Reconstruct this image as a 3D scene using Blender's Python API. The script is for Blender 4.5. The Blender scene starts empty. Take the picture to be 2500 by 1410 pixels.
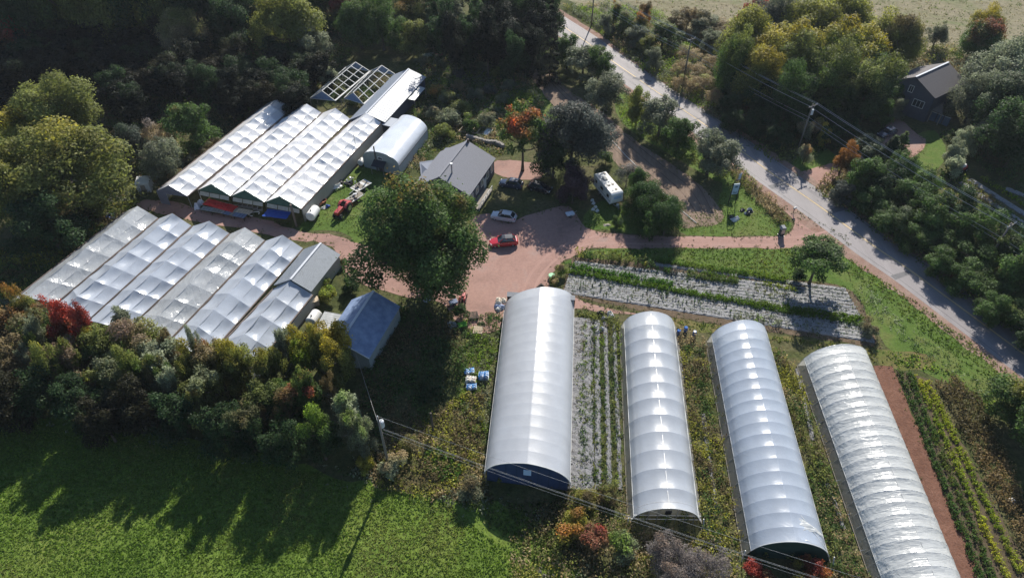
import bpy, math, random
import numpy as np
from mathutils import Vector
from mathutils.geometry import tessellate_polygon
S = bpy.context.scene
COL = S.collection
# ---------------------------------------------------------------- camera, sky, sun, exposure
CAM_H, PITCH, FPX = 74.0, math.radians(43.8), 1671.0
cam = bpy.data.objects.new('drone_camera', bpy.data.cameras.new('drone_camera')); COL.objects.link(cam)
cam.location = (0, 0, CAM_H); cam.rotation_euler = (math.pi/2 - PITCH, 0, 0)
cam.data.sensor_width = 36; cam.data.lens = FPX/2500*36; cam.data.clip_start = 1; cam.data.clip_end = 6000
S.camera = cam
SUN_EL, SUN_AZ = math.radians(34), math.radians(14.5)          # azimuth clockwise from +Y
w = bpy.data.worlds.new('World'); S.world = w; w.use_nodes = True
nt = w.node_tree; bg = nt.nodes['Background']; sky = nt.nodes.new('ShaderNodeTexSky')
sky.sky_type = 'NISHITA'; sky.sun_disc = False; sky.sun_elevation = SUN_EL; sky.sun_rotation = SUN_AZ
sky.air_density = 1.0; sky.dust_density = 0.3; sky.ozone_density = 3.0
nt.links.new(sky.outputs[0], bg.inputs[0]); bg.inputs[1].default_value = 0.082
sun = bpy.data.objects.new('sun', bpy.data.lights.new('sun', 'SUN')); COL.objects.link(sun)
sun.data.energy = 4.9; sun.data.angle = math.radians(0.53); sun.data.color = (1, 0.94, 0.84)
sd = Vector((math.sin(SUN_AZ)*math.cos(SUN_EL), math.cos(SUN_AZ)*math.cos(SUN_EL), math.sin(SUN_EL)))
sun.rotation_euler = sd.to_track_quat('Z', 'Y').to_euler(); sun.location = sd*300
S.view_settings.view_transform = 'Standard'; S.view_settings.look = 'None'
S.view_settings.exposure = 0.78; S.view_settings.gamma = 1; S.view_settings.use_curve_mapping = False
S.cycles.max_bounces = 6; S.cycles.diffuse_bounces = 2; S.cycles.glossy_bounces = 2; S.cycles.transmission_bounces = 3
S.cycles.transparent_max_bounces = 6; S.cycles.sample_clamp_indirect = 4; S.cycles.use_denoising = True

random.seed(5); rng = np.random.default_rng(11)
U = random.uniform
# ---------------------------------------------------------------- measuring: photograph coordinates (2500x1410) to a place at height z
def W(px, py, z=0.0):
    u = (px-1250)/FPX; v = (705-py)/FPX
    dy = math.cos(PITCH)+v*math.sin(PITCH); dz = -math.sin(PITCH)+v*math.cos(PITCH)
    t = (z-CAM_H)/dz
    return Vector((u*t, dy*t, z))
def mpp(px, py, z=0): return (W(px, py, z)-Vector((0, 0, CAM_H))).length/FPX
# ---------------------------------------------------------------- tagging
def tag(o, label=None, cat=None, group=None, kind=None):
    if label: o['label'] = label
    if cat: o['category'] = cat
    if group: o['group'] = group
    if kind: o['kind'] = kind
    return o
def empty(name, loc=(0, 0, 0), rz=0, label=None, cat=None, group=None):
    o = bpy.data.objects.new(name, None); COL.objects.link(o); o.empty_display_size = .2
    o.location = loc; o.rotation_euler = (0, 0, rz); return tag(o, label, cat, group)
def link(name, me, parent=None, mat=None):
    o = bpy.data.objects.new(name, me); COL.objects.link(o)
    if mat and not me.materials: me.materials.append(mat)
    if parent: o.parent = parent
    return o
# ---------------------------------------------------------------- mesh collecting
class MB:
    def __init__(s): s.v, s.f = [], []
    def quad(s, *p):
        n = len(s.v); s.v += [tuple(q) for q in p]; s.f.append(tuple(range(n, n+len(p)))); return s
    def box(s, c, d, rz=0, taper=1.0, R=None):
        n = len(s.v); ca, sa = math.cos(rz), math.sin(rz)
        for z in (-1, 1):
            k = taper if z > 0 else 1
            for x, y in ((-1, -1), (1, -1), (1, 1), (-1, 1)):
                a, b = x*d[0]/2*k, y*d[1]/2*k
                s.v.append((c[0]+a*ca-b*sa, c[1]+a*sa+b*ca, c[2]+z*d[2]/2))
        s.f += [tuple(n+i for i in q) for q in ((3, 2, 1, 0), (4, 5, 6, 7), (0, 1, 5, 4), (1, 2, 6, 5), (2, 3, 7, 6), (3, 0, 4, 7))]
        return s
    def bar(s, a, b, w, h=None, up=(0, 0, 1)):
        a, b = Vector(a), Vector(b); h = h or w; d = (b-a).normalized(); u = Vector(up)
        if abs(d.dot(u)) > .95: u = Vector((0, 1, 0))
        x = d.cross(u).normalized()*w/2; y = x.cross(d).normalized()*h/2; n = len(s.v)
        for p in (a, b):
            for q in (-x-y, x-y, x+y, -x+y): s.v.append(tuple(p+q))
        s.f += [tuple(n+i for i in q) for q in ((0, 1, 2, 3), (7, 6, 5, 4), (0, 4, 5, 1), (1, 5, 6, 2), (2, 6, 7, 3), (3, 7, 4, 0))]
        return s
    def tube(s, pts, r, n=6, cap=True):
        pts = [Vector(p) for p in pts]; r = r if hasattr(r, '__len__') else [r]*len(pts); base = len(s.v)
        for i, p in enumerate(pts):
            d = (pts[min(i+1, len(pts)-1)]-pts[max(i-1, 0)]).normalized()
            u = Vector((0, 0, 1)) if abs(d.z) < .9 else Vector((0, 1, 0))
            x = d.cross(u).normalized(); y = d.cross(x)
            for k in range(n):
                a = 2*math.pi*k/n; s.v.append(tuple(p+(x*math.cos(a)+y*math.sin(a))*r[i]))
        for i in range(len(pts)-1):
            for k in range(n):
                a = base+i*n+k; b = base+i*n+(k+1) % n; s.f.append((a, b, b+n, a+n))
        if cap: s.f.append(tuple(base+k for k in range(n))[::-1]); s.f.append(tuple(base+(len(pts)-1)*n+k for k in range(n)))
        return s
    def prism(s, prof, y0, y1, inset=0):                       # prof: (x,z) outline, extruded along y
        n = len(s.v); m = len(prof)
        for y in (y0, y1):
            for x, z in prof: s.v.append((x, y, z))
        for i in range(m): j = (i+1) % m; s.f.append((n+i, n+j, n+m+j, n+m+i))
        s.f.append(tuple(n+i for i in range(m))[::-1]); s.f.append(tuple(n+m+i for i in range(m))); return s
    def grid(s, P, closed=False):                              # P[i][j] points
        n = len(s.v); a, b = len(P), len(P[0])
        for row in P: s.v += [tuple(q) for q in row]
        for i in range(a-1):
            for j in range(b-1): k = n+i*b+j; s.f.append((k, k+1, k+b+1, k+b))
        return s
    def cells(s, P, su, sv=0, breaks=()):                      # as grid(), but each cell keeps its own sharp edges
        n0, m = len(P)-1, len(P[0])-1; cols = [0]+(list(breaks) if breaks else list(range(sv, m, sv)) if sv else [])+[m]
        for i in range(0, n0, su):
            for a, b in zip(cols[:-1], cols[1:]): s.grid([row[a:b+1] for row in P[i:i+su+1]])
        return s
    def build(s, name, mat, parent=None, smooth=False, bevel=0, solid=0):
        me = bpy.data.meshes.new(name); me.from_pydata(s.v, [], s.f); me.update()
        if smooth: me.polygons.foreach_set('use_smooth', [True]*len(me.polygons))
        o = link(name, me, parent, mat)
        if solid: m = o.modifiers.new('solid', 'SOLIDIFY'); m.thickness = solid; m.offset = -1
        if bevel: m = o.modifiers.new('bevel', 'BEVEL'); m.width = bevel; m.segments = 2
        return o
# ---------------------------------------------------------------- materials
def newmat(name):
    m = bpy.data.materials.new(name); m.use_nodes = True; n = m.node_tree
    return m, n, n.nodes['Principled BSDF']
def noise(n, scale, detail=5, rough=.6, coord='Object', dist=0, stretch=None):
    tc = n.nodes.new('ShaderNodeTexCoord'); t = n.nodes.new('ShaderNodeTexNoise')
    t.inputs['Scale'].default_value = scale; t.inputs['Detail'].default_value = detail
    t.inputs['Roughness'].default_value = rough; t.inputs['Distortion'].default_value = dist
    if stretch:
        mp = n.nodes.new('ShaderNodeMapping'); mp.inputs['Scale'].default_value = stretch[:3]
        if len(stretch) > 3: mp.inputs['Rotation'].default_value = (0, 0, stretch[3])
        n.links.new(tc.outputs[coord], mp.inputs[0]); n.links.new(mp.outputs[0], t.inputs['Vector'])
    else: n.links.new(tc.outputs[coord], t.inputs['Vector'])
    return t.outputs['Fac']
def ramp(n, fac, stops):
    r = n.nodes.new('ShaderNodeValToRGB'); e = r.color_ramp.elements
    while len(e) < len(stops): e.new(.5)
    for k, (p, c) in enumerate(stops): e[k].position = p; e[k].color = (*c, 1)
    n.links.new(fac, r.inputs[0]); return r.outputs[0]
def mixc(n, fac, a, b, mode='MIX'):
    x = n.nodes.new('ShaderNodeMix'); x.data_type = 'RGBA'; x.blend_type = mode
    for sock, val in ((x.inputs[0], fac), (x.inputs[6], a), (x.inputs[7], b)):
        if hasattr(val, 'links') or isinstance(val, bpy.types.NodeSocket): n.links.new(val, sock)
        elif isinstance(val, (int, float)): sock.default_value = val
        else: sock.default_value = (*val, 1)
    return x.outputs[2]
def bump(n, fac, strength, dist, bs):
    b = n.nodes.new('ShaderNodeBump'); b.inputs['Strength'].default_value = strength; b.inputs['Distance'].default_value = dist
    n.links.new(fac, b.inputs['Height']); n.links.new(b.outputs[0], bs.inputs['Normal']); return b
def mat(name, a, b=None, scale=3, rough=.8, metal=0, spec=.3, bmp=0, bscale=None, coord='Object', stretch=None, lo=.35, hi=.65):
    m, n, bs = newmat(name); b = b or tuple(x*.8 for x in a)
    f = noise(n, scale, coord=coord, stretch=stretch); n.links.new(ramp(n, f, [(lo, a), (hi, b)]), bs.inputs['Base Color'])
    bs.inputs['Roughness'].default_value = rough; bs.inputs['Metallic'].default_value = metal; bs.inputs['Specular IOR Level'].default_value = spec
    if bmp: bump(n, noise(n, bscale or scale*4, coord=coord, stretch=stretch), 1, bmp, bs)
    return m
def ground_mat(name, stops, scale, fine_scale=2.5, fine=.5, rough=.95, bmp=.06, bscale=3, stretch=None, spec=.1):
    m, n, bs = newmat(name)
    c = ramp(n, noise(n, scale, 6, .65, dist=.6, stretch=stretch), stops)
    g = ramp(n, noise(n, fine_scale, 5, .75, stretch=stretch), [(.3, (1-fine,)*3), (.7, (1+fine*.6,)*3)])
    n.links.new(mixc(n, 1.0, c, g, 'MULTIPLY'), bs.inputs['Base Color'])
    bs.inputs['Roughness'].default_value = rough; bs.inputs['Specular IOR Level'].default_value = spec
    bump(n, noise(n, bscale, 6, .7, stretch=stretch), 1, bmp, bs); return m
def attr(n, name, kind='GEOMETRY'):
    a = n.nodes.new('ShaderNodeAttribute'); a.attribute_type = kind; a.attribute_name = name; return a
def leafy(name, tree):
    m, n, bs = newmat(name); out = n.nodes['Material Output']
    lv = attr(n, 'lv')
    if tree:
        t1, t2, mx = attr(n, 'tint', 'OBJECT'), attr(n, 'tint2', 'OBJECT'), attr(n, 'turned', 'OBJECT')
        f = noise(n, .16, 3, .6, coord='Object')
        add = n.nodes.new('ShaderNodeMath'); add.operation = 'MULTIPLY_ADD'; n.links.new(f, add.inputs[0]); add.inputs[1].default_value = 1.4
        n.links.new(mx.outputs['Fac'], add.inputs[2])
        up = n.nodes.new('ShaderNodeMath'); up.operation = 'MULTIPLY_ADD'; n.links.new(attr(n, 'hh').outputs['Fac'], up.inputs[0]); up.inputs[1].default_value = 1.1
        n.links.new(add.outputs[0], up.inputs[2])
        fac = n.nodes.new('ShaderNodeMapRange'); fac.inputs['From Min'].default_value = 1.55; fac.inputs['From Max'].default_value = 1.95
        n.links.new(up.outputs[0], fac.inputs['Value'])
        c = mixc(n, fac.outputs[0], t1.outputs['Color'], t2.outputs['Color'])
    else: c = attr(n, 'col').outputs['Color']
    g = n.nodes.new('ShaderNodeCombineColor')
    for k in range(3): n.links.new(lv.outputs['Fac'], g.inputs[k])
    c = mixc(n, 1.0, c, g.outputs[0], 'MULTIPLY')
    n.links.new(c, bs.inputs['Base Color']); bs.inputs['Roughness'].default_value = .6; bs.inputs['Specular IOR Level'].default_value = .16
    tr = n.nodes.new('ShaderNodeBsdfTranslucent'); hs = n.nodes.new('ShaderNodeHueSaturation')
    hs.inputs['Saturation'].default_value = 1.15; hs.inputs['Value'].default_value = 1.5
    n.links.new(c, hs.inputs['Color']); n.links.new(hs.outputs[0], tr.inputs[0])
    ms = n.nodes.new('ShaderNodeMixShader'); ms.inputs[0].default_value = .42
    n.links.new(bs.outputs[0], ms.inputs[1]); n.links.new(tr.outputs[0], ms.inputs[2]); n.links.new(ms.outputs[0], out.inputs[0])
    return m
LEAF = leafy('leaf_tree', True); PLANT = leafy('leaf_plant', False)
BARK = mat('bark', (.12, .095, .07), (.06, .05, .04), 4, .95, bmp=.02)
BARKPALE = mat('bark_pale', (.32, .29, .25), (.2, .18, .15), 4, .95, bmp=.02)
WOODGREY = mat('weathered_wood', (.30, .27, .23), (.20, .18, .155), 3, .9, bmp=.01, stretch=(1, 8, 1))
WOODDARK = mat('dark_wood', (.09, .075, .06), (.05, .045, .04), 3, .9)
WOODNEW = mat('pale_wood', (.55, .45, .33), (.42, .34, .25), 3, .85)
METAL = mat('galvanised_steel', (.42, .43, .44), (.32, .33, .34), 2, .45, .7, .5)
WHITE = mat('white_paint', (.78, .78, .76), (.66, .66, .64), 1.2, .5)
DIRTYWHITE = mat('dirty_white', (.62, .62, .6), (.45, .45, .43), .9, .6)
BLACK = mat('black_rubber', (.025, .025, .027), (.015, .015, .016), 4, .7)
GLASSDARK = mat('dark_glass', (.02, .025, .03), (.03, .035, .04), 1, .08, 0, .8)
def film(name, col, transp=.06, rough=.28, wr=0.0, wscale=(1, 1, 1), dirt=.84, transl=.45, spec=.9):
    m, n, bs = newmat(name); out = n.nodes['Material Output']
    c = ramp(n, noise(n, .35, 5, .6), [(.3, col), (.72, tuple(x*dirt for x in col))])
    n.links.new(c, bs.inputs['Base Color']); bs.inputs['Roughness'].default_value = rough; bs.inputs['Specular IOR Level'].default_value = spec
    b = None
    if wr: b = bump(n, noise(n, 1.0, 4, .55, stretch=wscale, dist=1.2), 1, wr, bs)
    tr = n.nodes.new('ShaderNodeBsdfTranslucent'); n.links.new(c, tr.inputs[0])
    tp = n.nodes.new('ShaderNodeBsdfTransparent')
    m1 = n.nodes.new('ShaderNodeMixShader'); m1.inputs[0].default_value = transl; n.links.new(bs.outputs[0], m1.inputs[1]); n.links.new(tr.outputs[0], m1.inputs[2])
    m2 = n.nodes.new('ShaderNodeMixShader'); m2.inputs[0].default_value = transp; n.links.new(m1.outputs[0], m2.inputs[1]); n.links.new(tp.outputs[0], m2.inputs[2])
    n.links.new(m2.outputs[0], out.inputs[0]); return m
# ---------------------------------------------------------------- fast quad clouds (leaves, tufts)
def quads_mesh(name, V, lv, col=None, hh=None):
    N = len(V); me = bpy.data.meshes.new(name)
    me.vertices.add(N*4); me.vertices.foreach_set('co', V.reshape(-1).astype(np.float32))
    me.loops.add(N*4); me.loops.foreach_set('vertex_index', np.arange(N*4, dtype=np.int32))
    me.polygons.add(N); me.polygons.foreach_set('loop_start', np.arange(0, N*4, 4, dtype=np.int32))
    me.update(calc_edges=True)
    a = me.attributes.new('lv', 'FLOAT', 'FACE'); a.data.foreach_set('value', lv.astype(np.float32))
    if hh is not None: a = me.attributes.new('hh', 'FLOAT', 'FACE'); a.data.foreach_set('value', hh.astype(np.float32))
    if col is not None:
        a = me.attributes.new('col', 'FLOAT_COLOR', 'FACE'); c = np.ones((N, 4), np.float32); c[:, :3] = col; a.data.foreach_set('color', c.reshape(-1))
    return me
def leaf_quads(P, Nrm, size, aspect=.62, g=rng):
    N = len(P); Nrm = Nrm/np.linalg.norm(Nrm, axis=1, keepdims=True)
    t = g.normal(size=(N, 3)); t -= (t*Nrm).sum(1, keepdims=True)*Nrm; t /= np.linalg.norm(t, axis=1, keepdims=True)
    b = np.cross(Nrm, t); s = size[:, None]
    fold = Nrm*s*.16
    return np.stack([P-t*s*.5, P+b*s*.5*aspect-fold, P+t*s*.5, P-b*s*.5*aspect-fold], 1)
# ================================================================ GROUND
def spline(pts, closed=True, k=4):
    P = [Vector(p) for p in pts]; n = len(P); out = []
    rngi = range(n) if closed else range(n-1)
    for i in rngi:
        p0, p1, p2, p3 = (P[(i-1) % n], P[i], P[(i+1) % n], P[(i+2) % n]) if closed else (P[max(i-1, 0)], P[i], P[i+1], P[min(i+2, n-1)])
        for j in range(k):
            t = j/k; out.append(.5*((2*p1)+(-p0+p2)*t+(2*p0-5*p1+4*p2-p3)*t*t+(-p0+3*p1-3*p2+p3)*t**3))
    if not closed: out.append(P[-1])
    return out
zk = [0]
OUT = {}
def sheet(name, px, z, mat_, jit=.25, smooth=True, kind='structure', world=False, k=4):
    pts = [Vector(p) if world else W(*p) for p in px]
    if smooth: pts = spline(pts, True, k)
    fine = []
    for i, p in enumerate(pts):                                   # subdivide the outline and make it wander
        q = pts[(i+1) % len(pts)]; m = max(1, int((q-p).length/1.2)) if jit else 1
        for j in range(m):
            r = p.lerp(q, j/m); fine.append(Vector((r.x+U(-jit, jit), r.y+U(-jit, jit), 0)))
    OUT[name] = fine; zk[0] += 1; z += zk[0]*.0002; tris = tessellate_polygon([fine]); me = bpy.data.meshes.new(name)
    f = []
    for t in tris:
        a, b, c = (fine[i] for i in t)
        f.append(t if (b-a).cross(c-a).z > 0 else t[::-1])
    me.from_pydata([(p.x, p.y, z) for p in fine], [], f)
    return tag(link(name, me, None, mat_), kind=kind)
G_WILD = ground_mat('ground_wild', [(.25, (.035, .05, .018)), (.45, (.075, .085, .03)), (.6, (.11, .10, .05)), (.8, (.06, .08, .025))], .12, 1.6, .55, bmp=.15, bscale=1.5)
G_FIELD = ground_mat('field_green', [(.3, (.075, .125, .02)), (.5, (.115, .175, .03)), (.75, (.16, .19, .045))], .09, 1.8, .5, bmp=.12, bscale=2.2)
G_LAWN = ground_mat('lawn', [(.3, (.06, .11, .02)), (.5, (.09, .14, .03)), (.72, (.14, .15, .05))], .18, 2.2, .35, bmp=.06, bscale=3)
G_DRY = ground_mat('dry_pasture', [(.3, (.14, .16, .07)), (.45, (.20, .18, .11)), (.6, (.23, .20, .135)), (.75, (.13, .16, .06))], .06, .8, .35, bmp=.2, bscale=.8)
G_SOIL = ground_mat('tilled_soil', [(.3, (.17, .125, .095)), (.7, (.23, .17, .13))], .25, 1.2, .3, bmp=.05, bscale=3, stretch=(1.6, .35, 1, .66))
G_REDSOIL = ground_mat('red_soil', [(.3, (.13, .065, .045)), (.7, (.19, .10, .07))], .5, 2.5, .35, bmp=.08, bscale=4)
G_GRAVEL = ground_mat('red_gravel', [(.25, (.20, .13, .11)), (.42, (.29, .18, .15)), (.55, (.33, .205, .17)), (.72, (.30, .215, .19))], .16, 2.2, .16, rough=.9, bmp=.02, bscale=9)
G_SHOULD = ground_mat('shoulder_gravel', [(.3, (.22, .13, .10)), (.7, (.30, .22, .18))], .4, 4, .3, bmp=.03, bscale=8)
def asphalt():
    m, n, bs = newmat('asphalt')
    c = ramp(n, noise(n, .09, 5, .6, dist=.5), [(.3, (.19, .175, .18)), (.7, (.25, .23, .235))])
    g = ramp(n, noise(n, 7, 3, .8), [(.3, (.86,)*3), (.7, (1.1,)*3)])
    s = ramp(n, noise(n, .6, 4, .6, stretch=(.9, .08, 1, .62)), [(.35, (.88,)*3), (.6, (1.05,)*3)])
    n.links.new(mixc(n, 1, mixc(n, 1, c, g, 'MULTIPLY'), s, 'MULTIPLY'), bs.inputs['Base Color'])
    bs.inputs['Roughness'].default_value = .72; bs.inputs['Specular IOR Level'].default_value = .35
    bump(n, noise(n, 14, 3, .7), 1, .006, bs); return m
ASPH = asphalt()
me = bpy.data.meshes.new('ground'); R = 1600
me.from_pydata([(-R, -R, 0), (R, -R, 0), (R, R, 0), (-R, R, 0)], [], [(0, 1, 2, 3)])
tag(link('ground', me, None, G_WILD), kind='structure')
sheet('hay_field', [(-300, 1010), (60, 1020), (300, 1050), (560, 1090), (820, 1160), (960, 1190), (1110, 1225), (1185, 1215), (1260, 1250), (1340, 1300), (1380, 1370), (1500, 1480), (1480, 1700), (600, 1900), (-600, 1900), (-700, 1300)], .008, G_FIELD, .5)
sheet('dry_field', [(1360, -20), (1480, 50), (1620, 90), (1800, 90), (2000, 130), (2180, 140), (2380, 190), (2620, 220), (3000, 260), (3300, 0), (3000, -160), (2200, -230), (1300, -230), (1240, -120)], .008, G_DRY, .6)
sheet('lawn_by_sign', [(1668, 500), (1740, 520), (1770, 430), (1800, 420), (1850, 490), (1930, 545), (1905, 573), (1800, 575), (1680, 573), (1655, 555)], .012, G_LAWN)
sheet('driveway_verge', [(1440, 612), (1560, 604), (1940, 603), (2080, 625), (2250, 740), (2470, 905), (2420, 985), (2300, 930), (2200, 880), (2130, 800), (2040, 700), (1900, 678), (1600, 636), (1440, 632), (1370, 648)], .012, G_LAWN)
sheet('hedge_lawn', [(1430, 560), (1425, 530), (1470, 490), (1540, 510), (1620, 570), (1600, 580), (1500, 562)], .012, G_LAWN)
sheet('tractor_lawn', [(735, 562), (742, 535), (830, 445), (900, 395), (960, 400), (930, 470), (900, 590), (870, 592), (830, 565)], .012, G_LAWN)
sheet('track_grass', [(1190, 180), (1290, 190), (1350, 260), (1430, 340), (1300, 260), (1230, 220)], .012, G_LAWN)
sheet('hedgerow_grass', [(1530, 220), (1570, 270), (1640, 320), (1790, 430), (1770, 450), (1640, 380), (1520, 300), (1500, 250)], .012, G_LAWN)
sheet('neighbour_lawn', [(2230, 335), (2280, 320), (2310, 370), (2290, 410), (2200, 425), (2180, 395)], .012, G_LAWN)
sheet('neighbour_verge', [(1930, 400), (1990, 355), (2040, 380), (2030, 400), (1950, 418)], .012, G_LAWN)
sheet('grass_lane', [(1600, 768), (1900, 820), (2140, 850), (2280, 870), (2250, 905), (2150, 890), (2120, 865), (1950, 835), (1880, 830), (1640, 800)], .012, ground_mat('brown_turf', [(.35, (.10, .12, .03)), (.6, (.16, .13, .055))], .3, 2, .4), .3)
sheet('tilled_strip', [(1290, 175), (1335, 165), (1390, 222), (1465, 268), (1530, 326), (1605, 380), (1680, 428), (1740, 486), (1764, 540), (1680, 556), (1655, 548), (1590, 480), (1510, 405), (1430, 340), (1350, 258)], .016, G_SOIL, .2)
sheet('red_soil_strip', [(2118, 892), (2178, 893), (2260, 1090), (2405, 1420), (2440, 1560), (2370, 1560), (2290, 1300), (2200, 1080)], .016, G_REDSOIL, .15, smooth=False)
sheet('crop_soil', [(2185, 900), (2270, 925), (2520, 1410), (2560, 1500), (2410, 1500), (2290, 1150)], .014, ground_mat('crop_soil', [(.3, (.07, .055, .035)), (.7, (.11, .085, .055))], .5, 2, .35), .2, smooth=False)
sheet('gravel_drive', [(2060, 600), (1940, 606), (1750, 606), (1560, 607), (1450, 606), (1405, 622), (1362, 652), (1342, 700), (1385, 722), (1480, 752), (1600, 770), (1500, 765), (1405, 752), (1300, 740), (1232, 745), (1236, 790), (1190, 812), (1120, 790), (1080, 740), (1000, 725), (900, 700), (850, 672), (826, 620), (785, 592), (700, 585), (600, 560), (520, 548), (420, 528), (355, 512), (330, 506), (350, 488), (420, 492), (520, 520), (640, 535), (735, 566), (800, 571), (860, 590), (905, 600), (1000, 600), (1100, 560), (1190, 520), (1240, 545), (1300, 520), (1390, 505), (1432, 556), (1540, 572), (1690, 576), (1890, 577), (1940, 548), (1900, 500), (1960, 530), (2040, 570)], .020, G_GRAVEL, .22)
sheet('house_path', [(1205, 395), (1260, 392), (1300, 398), (1325, 400), (1322, 432), (1290, 440), (1210, 425)], .020, G_GRAVEL, .2)
sheet('neighbour_drive', [(1940, 428), (2010, 402), (2080, 390), (2150, 350), (2165, 300), (2190, 288), (2230, 320), (2262, 345), (2235, 382), (2190, 380), (2130, 405), (2050, 425), (2012, 462), (1975, 448)], .020, G_GRAVEL, .22)
# ---------------------------------------------------------------- road
CL = spline([W(*p) for p in [(1150, -60), (1260, -8), (1362, 57), (1424, 97.5), (1477, 136.5), (1591, 216), (1701, 291), (1796, 358), (1867, 411), (2000, 503), (2134.6, 601), (2224, 661), (2320, 731.5), (2500, 864), (2700, 1010), (2900, 1160)]], False, 6)
def ribbon(name, o0, o1, z, mat_, i0=0, i1=None, jit=0, path=None, kind='structure', parent=None):
    path = path or CL; i1 = i1 or len(path); L, Rr = [], []
    for i in range(i0, i1):
        d = (path[min(i+1, len(path)-1)]-path[max(i-1, 0)]).normalized(); nrm = Vector((-d.y, d.x, 0))
        L.append(path[i]+nrm*(o0+U(-jit, jit))); Rr.append(path[i]+nrm*(o1+U(-jit, jit)))
    b = MB(); b.grid([[(a.x, a.y, z), (c.x, c.y, z)] for a, c in zip(L, Rr)])
    return tag(b.build(name, mat_, parent), kind=kind)
ribbon('gravel_shoulder', -6.3, 5.4, .024, G_SHOULD, jit=.35)
ribbon('road', -4.15, 3.85, .030, ASPH)
YEL = mat('yellow_paint', (.55, .40, .20), (.42, .32, .20), 3, .7, lo=.4, hi=.75)
ribbon('centre_line', -.13, .13, .036, YEL); ribbon('centre_line_worn', -.33, -.22, .036, mat('worn_yellow', (.26, .22, .15), (.21, .19, .165), 1.5, .75), i0=48)
TAR = mat('tar', (.035, .035, .04), (.06, .058, .06), 2, .6)
ribbon('edge_crack', -3.35, -3.28, .036, TAR, jit=.03, i0=40); ribbon('edge_seam', 3.3, 3.36, .036, TAR, jit=.03)
PATCH = mat('tar_patch', (.10, .10, .105), (.14, .135, .14), 3, .75)
for a, b, wd in [((1880, 458), (1921, 445), 1.1), ((2022, 518), (2064, 507), 1.3), ((2180, 678), (2222, 665), 1.0), ((1545, 190), (1590, 200), 1.0), ((1672, 300), (1727, 284), .3), ((1790, 366), (1822, 361), .3)]:
    p, q = W(*a), W(*b); n_ = (q-p).normalized(); n_ = Vector((-n_.y, n_.x, 0))*wd*.5
    tag(MB().quad(*[(v.x, v.y, .037) for v in (p-n_, q-n_*.7, q+n_, p+n_*1.1)]).build('asphalt_patch', PATCH), kind='structure')
FUR = mat('furrow_soil', (.09, .065, .05), None, 2, .95)
for f_ in (.12, .3, .5, .68, .85):
    L_ = [(1330, 190), (1400, 270), (1470, 345), (1545, 425), (1610, 495), (1668, 552)]; R__ = [(1395, 212), (1480, 265), (1560, 330), (1640, 385), (1715, 440), (1762, 535)]
    ribbon('furrow', -.07, .07, .021, FUR, jit=.05, path=spline([W(a[0]+(b[0]-a[0])*f_, a[1]+(b[1]-a[1])*f_) for a, b in zip(L_, R__)], False, 8))
# tyre tracks ruts on the drive: slightly paler compacted bands
RUT = ground_mat('gravel_rut', [(.3, (.33, .205, .17)), (.7, (.37, .235, .20))], .3, 5, .15, bmp=.01, bscale=9)
for off in (-.9, .75):
    pth = spline([W(*p) for p in [(2075, 560), (1985, 582), (1900, 590), (1750, 590), (1560, 588), (1440, 588), (1360, 620), (1310, 670), (1290, 715)]], False, 6)
    ribbon('drive_rut', off-.22, off+.22, .025, RUT, jit=.06, path=pth)
# ================================================================ TREES
def crown_mesh(name, seed, rx, rz, nl, nleaf, lsz, pointy=0.0, lobe=(.26, .42), airy=0.0, low=-.8):
    g = np.random.default_rng(seed); C = []
    for k in range(nl):                                            # lobes set through the crown volume
        d = g.normal(size=3); d /= np.linalg.norm(d)
        if d[2] < low: d[2] *= -.5
        rr = g.uniform(.45, .86) if k > 3 else g.uniform(0, .3)
        r = g.uniform(*lobe)*(1 if g.random() > .25 else .6); rr *= g.uniform(.85, 1.18)
        taper = 1-pointy*max(d[2], 0)*rr
        C.append((d[0]*rr*taper, d[1]*rr*taper, d[2]*rr, r))
    C = np.array(C); w_ = C[:, 3]**2; idx = g.choice(nl, nleaf, p=w_/w_.sum())
    D = g.normal(size=(nleaf, 3)); D[:, 2] += .35; D /= np.linalg.norm(D, axis=1, keepdims=True)
    sh = g.uniform(.45+airy*.1, 1.08, nleaf)**.6
    P = C[idx, :3]+D*(C[idx, 3]*sh)[:, None]*np.array([1, 1, .85])
    P *= np.array([rx, rx, rz])
    P += g.normal(size=P.shape)*lsz*.45
    stray = g.random(nleaf) < .06; P[stray] *= g.uniform(1.0, 1.14, (stray.sum(), 1))
    Nn = D+g.normal(size=D.shape)*.55; Nn[:, 2] += .25
    sz = lsz*g.uniform(.65, 1.35, nleaf)
    lob = g.uniform(.72, 1.25, nl)[idx]
    lv = np.clip(g.normal(1, .2, nleaf), .5, 1.6)*lob
    hh = P[:, 2]/rz*.5+.5
    return quads_mesh(name, leaf_quads(P, Nn, sz, g=g), lv, hh=hh)
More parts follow.
